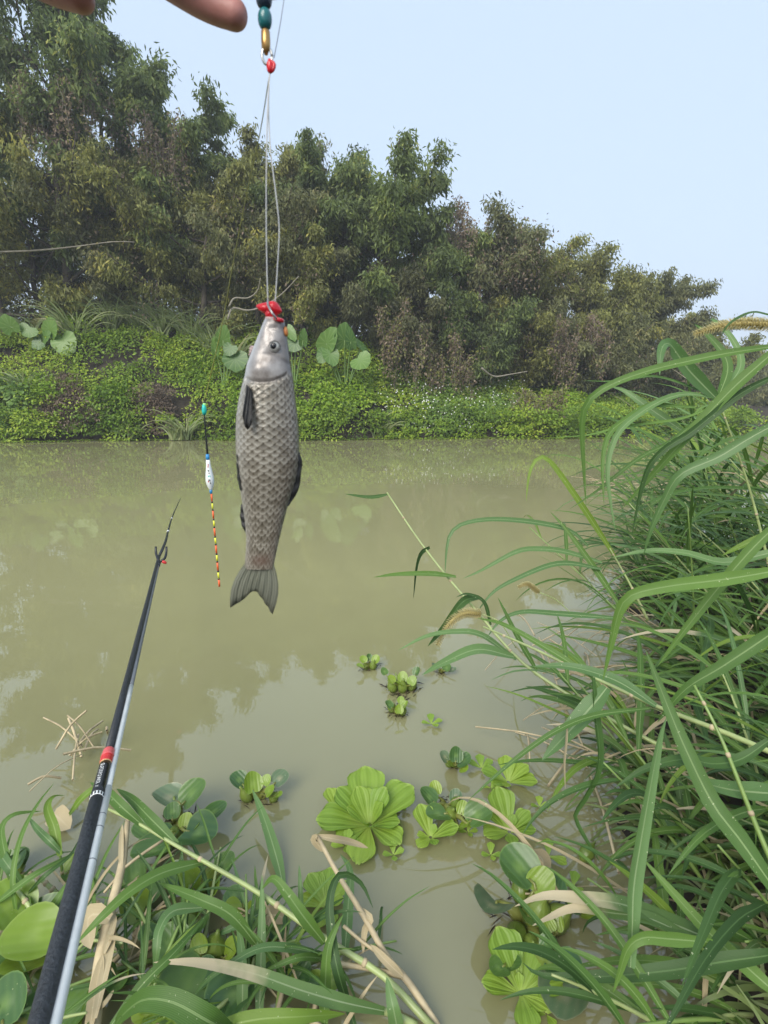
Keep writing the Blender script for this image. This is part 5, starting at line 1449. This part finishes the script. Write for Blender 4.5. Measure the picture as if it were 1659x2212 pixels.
ux = np.sign(cp) * np.abs(cp) ** ex; uy = np.sign(sp_) * np.abs(sp_) ** ex     # +x dorsal (right), +y towards camera
base_v = np.zeros((nr_, nc_, 3))
base_v[:, :, 0] = cen[:, 0:1] + ha[:, None] * ux[None]
base_v[:, :, 1] = HY - hb[:, None] * uy[None]
base_v[:, :, 2] = cen[:, 2:3]
YY, PH = np.meshgrid(yy, phi, indexing='ij')
NCOL, PITCH = 20, 23.0
rowc = (YY - 600) / PITCH; colc = PH / (2 * math.pi) * NCOL
sv = np.full(YY.shape, -1.0); owner = np.full(YY.shape, 1e9)
r0 = np.floor(rowc).astype(int)
for dr_ in range(-3, 2):
    rr_ = r0 + dr_
    for dc in (-1, 0, 1):
        c0 = np.round(colc - .5 * (rr_ % 2)) + dc + .5 * (rr_ % 2)
        du = (rowc - rr_) / 2.25; dv = (colc - c0) / .60
        q_ = np.where(du > 0, du * du + dv * dv * (1 + 0 * du), 9)
        cover = (q_ < 1)
        better = cover & (rr_ < owner)
        owner = np.where(better, rr_, owner); sv = np.where(better, np.sqrt(q_), sv)
# the visible scale is the one nearest the head that covers the point
sv = np.clip(sv, 0, 1)
jit = np.sin(owner * 12.9898 + np.round(colc) * 78.233) * 43758.5453; jit = jit - np.floor(jit)
gill = 596 + 52 * (1 - cp[None] ** 2) * np.ones_like(YY) - 14 * cp[None]
on_body = sstep(-22, 22, YY - gill)
fadeb = on_body * (1 - .6 * sstep(1740, 1838, YY))
disp = .00062 * (sv - .5) * fadeb * np.interp(YY, [600, 1000, 1500, 1838], [.9, 1, .75, .4])
# gill cover, cheek and brow relief
cam_side = np.clip(sp_, 0, 1)[None] ** .5 + np.clip(-sp_, 0, 1)[None] ** .5
disp += .0017 * cam_side * np.exp(-((YY - 560) / 48) ** 2) * np.exp(-((cp[None] + .25) / .55) ** 2)
disp -= .0010 * cam_side * np.exp(-((YY - gill + 4) / 15) ** 2) * (np.abs(cp[None]) < .85)
disp -= .0004 * cam_side * np.exp(-((YY - (470 + 60 * cp[None] ** 2)) / 16) ** 2) * sstep(-.5, .2, cp[None])
disp += .0008 * cam_side * np.exp(-((YY - 405) / 34) ** 2) * np.exp(-((cp[None] - .12) / .3) ** 2)
disp -= .0006 * cam_side * np.exp(-((YY - 300) / 18) ** 2) * np.exp(-((cp[None] - .2) / .5) ** 2)
nrm = np.stack([ux[None] / ha[:, None] * hb[:, None] * np.ones((nr_, 1)), -uy[None] * np.ones((nr_, 1)), np.zeros((nr_, nc_))], -1)
nrm = nz(nrm)
Vf = (base_v + nrm * disp[:, :, None]).reshape(-1, 3)
Vf = np.vstack([Vf, cen[0] + [0, 0, .0012], cen[-1]])
i_ = np.arange(nr_ - 1)[:, None] * nc_; j_ = np.arange(nc_)[None]; j2_ = (j_ + 1) % nc_
Ff = np.stack([i_ + j_, i_ + nc_ + j_, i_ + nc_ + j2_, i_ + j2_], -1).reshape(-1, 4)
c0, c1 = nr_ * nc_, nr_ * nc_ + 1; o_ = (nr_ - 1) * nc_
Ff = np.vstack([Ff, [[c0, (q - 1) % nc_, q, (q + 1) % nc_] for q in range(0, nc_, 2)], [[c1, o_ + (q + 1) % nc_, o_ + q, o_ + (q - 1) % nc_] for q in range(0, nc_, 2)]])
belly = np.clip((-cp[None] - .35) / .65, 0, 1) ** 1.3 * np.interp(YY, [228, 600, 900, 1500, 1838], [1, .95, .75, .45, .2])
belly = np.maximum(belly, .0)
headm = 1 - on_body
blush_ = .75 * np.exp(-((YY - 1775) / 40) ** 2) * np.exp(-((cp[None] - .1) / .6) ** 2) + .25 * np.clip(cp[None] - .2, 0, 1) * on_body
def fl_(a_): return np.concatenate([np.clip(a_, 0, 1).ravel(), [0, 0]])
fish = thing('fish', fc(450, 235), 'small silver-grey scaled fish hanging head up from the hook', 'fish')
obj('body', fast_mesh('body', Vf, Ff, True, {'sc': fl_(sv * (.62 + .5 * jit)), 'belly': fl_(belly), 'head': fl_(headm), 'blush': fl_(blush_), 'dors_gill_shade': fl_(.8 * np.clip((cp[None] - .45) / .55, 0, 1) * np.ones_like(YY) + .75 * np.exp(-((YY - gill - 4) / 15) ** 2) * (np.abs(cp[None]) < .8) + .4 * np.exp(-((YY - 465 - 50 * cp[None]) / 16) ** 2) * sstep(-.3, .3, cp[None]) + .3 * np.exp(-((YY - 300) / 30) ** 2) * sstep(0, .5, cp[None]))}), M['fish'], fish)

m, nt, b, out = new_mat('fish_fin')
uvn = nt.nodes.new('ShaderNodeUVMap'); uvn.uv_map = 'UVMap'
sx = nt.nodes.new('ShaderNodeSeparateXYZ'); nt.links.new(uvn.outputs[0], sx.inputs[0])
w = math_n(nt, 'SINE', math_n(nt, 'MULTIPLY', sx.outputs['X'], 110.0))
c = mixc(nt, math_n(nt, 'MULTIPLY', math_n(nt, 'ADD', w, 1.0), .35), (.36, .37, .29), (.19, .20, .15))
c = mixc(nt, ramp(nt, sx.outputs['Y'], [(.35, (0, 0, 0, 1)), (1, (.75, .75, .75, 1))]), c, (.17, .175, .13))
nt.links.new(c, b.inputs['Base Color']); b.inputs['Roughness'].default_value = .4
bump(nt, b, w, .4, .0005); translucent(nt, b, out, c, .5)
M['fin'] = m
M['fin_dark'] = plain('dark_fin', (.016, .016, .015), .5, 0, .3, 300)

M['lip'] = plain('fish_lip', (.50, .38, .36), .4, 0, .15, 200)
def fin(name, rootpts, tippts, mat, Y0=HY, Y1=HY, thickness=.0007, n=14, bulge=0.0):
    """a fin web stretched between its root line and its outer edge, with real thickness"""
    r_ = spline([fc(x, y, Y0) for x, y in rootpts], n); t_ = spline([fc(x, y, Y1) for x, y in tippts], n)
    rings = 6
    V, UV = [], []
    for side_ in (-1, 1):
        for j in range(rings):
            u = j / (rings - 1)
            for i in range(n):
                p = r_[i] * (1 - u) + t_[i] * u
                p = p + np.array([bulge * abs(2 * i / (n - 1) - 1) ** 2 * math.copysign(1, i - n / 2) * math.sin(math.pi * u), 0, 0])
                V.append(p + np.array([0, side_ * thickness * (1 - .7 * u) + .0007 * math.sin(i * 1.7 + u * 3), 0])); UV.append((i / (n - 1), u))
    F = []
    for s_ in range(2):
        o1 = s_ * rings * n
        for j in range(rings - 1):
            for i in range(n - 1):
                q = [o1 + j * n + i, o1 + j * n + i + 1, o1 + (j + 1) * n + i + 1, o1 + (j + 1) * n + i]
                F.append(q if s_ == 0 else q[::-1])
    m1, m2 = (rings - 1) * n, rings * n + (rings - 1) * n
    for i in range(n - 1): F.append([m1 + i, m1 + i + 1, m2 + i + 1, m2 + i])
    for j in range(rings - 1):
        for e in (0, n - 1):
            F.append([j * n + e, (j + 1) * n + e, rings * n + (j + 1) * n + e, rings * n + j * n + e])
    return obj(name, fast_mesh(name, np.array(V), np.array(F), True, None, np.array(UV)), M[mat], fish)

fin('tail_fin', [(262, 1800), (300, 1828), (350, 1835), (400, 1830), (446, 1800)], [(168, 2085), (250, 2035), (325, 1978), (395, 2060), (440, 2130)], 'fin', n=26, bulge=.0036)
fin('dorsal_fin', [(600, 1080), (590, 1180), (575, 1290), (545, 1380), (528, 1430)], [(614, 1092), (630, 1150), (622, 1230), (606, 1330), (545, 1432)], 'fin_dark', HY - .001, HY - .0005, .0012)
fin('pelvic_fin', [(222, 1075), (220, 1130), (226, 1200), (232, 1260), (240, 1320)], [(211, 1085), (209, 1140), (212, 1210), (218, 1280), (236, 1335)], 'fin_dark', HY - .006, HY - .004, .001)
fin('anal_fin', [(252, 1415), (258, 1470), (268, 1530), (280, 1580), (288, 1612)], [(240, 1420), (233, 1475), (237, 1530), (255, 1585), (284, 1622)], 'fin_dark', HY, HY, .001)
fin('pectoral_fin', [(272, 655), (285, 668), (298, 680), (306, 690), (312, 700)], [(246, 845), (258, 905), (278, 945), (298, 925), (310, 870)], 'fin_dark', HY - .0105, HY - .0172, .0006)
fin('gill_flap', [(322, 408), (316, 425), (308, 440), (300, 455), (292, 470)], [(306, 404), (296, 412), (292, 428), (291, 442), (288, 466)], 'lip', HY + .001, HY + .001, .0012)
# eye
hb_e = float(np.interp(415, yy, hb)); 
ey = fc(452, 412, HY - hb_e * .99 - .0005)
M['iris'] = plain('eye_iris', (.36, .36, .33), .3, .2, .3, 300)
M['pupil'] = plain('eye_pupil', (.006, .007, .010), .08)
def dome(name, c_, r_, h_, mat, parent):
    v, f = lathe_vf(c_, [0, -1, 0], [(-h_ * .6, r_ * .9), (-h_ * .2, r_), (h_ * .3, r_ * .9), (h_ * .65, r_ * .65), (h_ * .9, r_ * .3), (h_, r_ * .02)], 20)
    return obj(name, fast_mesh(name, v, f, True), M[mat], parent)
M['socket'] = plain('eye_rim', (.10, .095, .09), .5, 0, .3, 300)
eye = dome('eye', ey, .0031, .0010, 'iris', fish)
dome('pupil', ey + np.array([-.0003, -.0004, .0003]), .0022, .0008, 'pupil', eye)
tube('eye_rim', np.array([ey + np.array([math.cos(a) * .0034, .0000, math.sin(a) * .0033]) for a in np.linspace(0, 2 * math.pi, 25)]), .0003, M['socket'], eye, 6)
# lips
tt = np.linspace(0, 2 * math.pi, 25)
mc = (fc(400, 238) + fc(508, 244)) / 2
wl_ = np.linalg.norm(fc(508, 244) - fc(400, 238)) / 2
tube('lip', np.array([mc + np.array([math.cos(a) * wl_ * .9, math.sin(a) * wl_ * .5, -.0006 * math.cos(a)]) for a in tt]), .0014, M['lip'], fish, 8)
tube('bloodied_lip', spline([fc(455, 232, HY - .004), fc(480, 240, HY - .006), fc(505, 246, HY - .004)], 8), np.full(8, .0012), M['bait'], fish, 8)
M['scrape'] = plain('orange_scrape', (.55, .20, .05), .4)
lathe('barbel', fc(521, 285, HY - .002), fc(528, 330, HY - .002) - fc(521, 285, HY - .002), [(0, .0006), (.002, .0013), (.004, .0013), (.0055, .0006)], M['scrape'], fish, 8)

# bait
bt = thing('hook_bait', fc(420, 170), 'red two-lobed soft bait on the hook above the fish mouth', 'bait')
def blob(pts, rs_, name='bait_lobe'):
    tube(name, spline(pts, 14), np.interp(np.linspace(0, 1, 14), np.linspace(0, 1, len(rs_)), rs_), M['bait'], bt, 14)
k_ = .337 * D1
rd = lambda *q: [x * k_ for x in q]
blob([fc(334, 150), fc(342, 152), fc(362, 158), fc(400, 166), fc(430, 172)], rd(3, 20, 30, 34, 20))
blob([fc(380, 138), fc(392, 144), fc(425, 160), fc(462, 176), fc(488, 184), fc(500, 188)], rd(5, 26, 42, 44, 30, 4))
blob([fc(405, 180), fc(425, 202), fc(448, 222), fc(466, 238)], rd(22, 34, 28, 8), 'bait_neck')
tube('hook', spline([fc(408, 118, HY - .001), fc(412, 150, HY - .006), fc(440, 200, HY - .009), fc(462, 232, HY - .007), fc(452, 250, HY)], 16), np.full(16, .0006), M['steel'], bt, 8)

# ------------------------------------------------------------------ hand
m, nt, b, out = new_mat('skin')
n_ = noise(nt, 55, 5)
c = ramp(nt, n_, [(.3, (.46, .205, .175)), (.7, (.60, .30, .26))])
nt.links.new(c, b.inputs['Base Color']); b.inputs['Roughness'].default_value = .5
b.inputs['Subsurface Weight'].default_value = .15; b.inputs['Subsurface Radius'].default_value = (.006, .002, .001)
bump(nt, b, noise(nt, 420, 3), .25, .0006)
M['skin'] = m
HD = .305
hp = lambda x, y, d=HD: P(x, y, d)
chains = [
 ([(508, 32, .305), (455, 12, .306), (385, -28, .308), (280, -95, .306), (150, -150, .30), (40, -230, .27)], [.0080, .0090, .0094, .0100, .0110, .015]),   # middle finger
 ([(176, -4, .30), (120, -24, .302), (40, -62, .30), (-40, -110, .29), (-60, -200, .27)], [.0076, .0086, .0090, .0098, .013]),                            # little finger, curled
 ([(556, -34, .318), (500, -70, .320), (400, -110, .318), (280, -160, .31), (150, -220, .29), (60, -290, .26)], [.0072, .0086, .0092, .0100, .0110, .015]), # index
 ([(330, -62, .285), (280, -78, .290), (180, -110, .294), (80, -150, .290), (0, -230, .27)], [.0078, .0088, .0094, .010, .014]),                            # ring
 ([(588, -40, .300), (560, -90, .292), (470, -190, .280), (330, -280, .265), (150, -330, .245)], [.0086, .0104, .0108, .0130, .019]),                       # thumb
 ([(150, -150, .30), (60, -260, .265), (0, -340, .235), (-80, -440, .19), (-200, -600, .12), (-420, -900, .06)], [.013, .022, .024, .021, .024, .032]),     # palm and wrist
 ([(60, -130, .29), (-30, -240, .265), (-60, -340, .23)], [.013, .020, .022]),
 ([(200, -240, .29), (90, -310, .26), (20, -380, .225)], [.014, .021, .022])]
V, Fq, base = [], [], 0
for pts, rs_ in chains:
    p = spline([hp(*q) for q in pts], 26)
    r_ = np.interp(np.linspace(0, 1, 26), np.linspace(0, 1, len(rs_)), rs_)
    # knuckle swell and rounded tip
    t0 = nz(p[0] - p[1])
    cap = np.array([p[0] + t0 * r_[0] * .9 * math.sin(a) for a in (1.5, 1.2, .85, .5, .2)])
    capr = np.array([r_[0] * math.cos(a) for a in (1.5, 1.2, .85, .5, .2)])
    v, f = tube_vf(np.vstack([cap, p]), np.concatenate([np.maximum(capr, 1e-4), r_]), 16, base)
    V.append(v); Fq.append(f); base += len(v)
hand = obj('person', fast_mesh('person', np.vstack(V), np.vstack(Fq), True), M['skin'])
md = hand.modifiers.new('Remesh', 'REMESH'); md.mode = 'VOXEL'; md.voxel_size = .0011; md.use_smooth_shade = True
ms = hand.modifiers.new('Smooth', 'SMOOTH'); ms.iterations = 7; ms.factor = .5
tag(hand, "person's hand reaching in from above with fingertips pinching the line", 'person')

# ------------------------------------------------------------------ haze
m = bpy.data.materials.new('haze'); m.use_nodes = True
nt = m.node_tree
for n_ in list(nt.nodes): nt.nodes.remove(n_)
out = nt.nodes.new('ShaderNodeOutputMaterial'); pv = nt.nodes.new('ShaderNodeVolumePrincipled')
pv.inputs['Color'].default_value = (.90, .94, 1.0, 1); pv.inputs['Density'].default_value = HAZE
nt.links.new(pv.outputs[0], out.inputs['Volume'])
x0, x1, y0, y1, z0, z1 = -230, 260, -60, 560, -1.8, 40
v = [[x, y, z] for z in (z0, z1) for x, y in ((x0, y0), (x1, y0), (x1, y1), (x0, y1))]
o = obj('haze', fast_mesh('haze', np.array(v), [[3, 2, 1, 0], [4, 5, 6, 7], [0, 1, 5, 4], [1, 2, 6, 5], [2, 3, 7, 6], [3, 0, 4, 7]]), m)
tag(o, 'thin pale haze in the air over the river', kind='stuff')
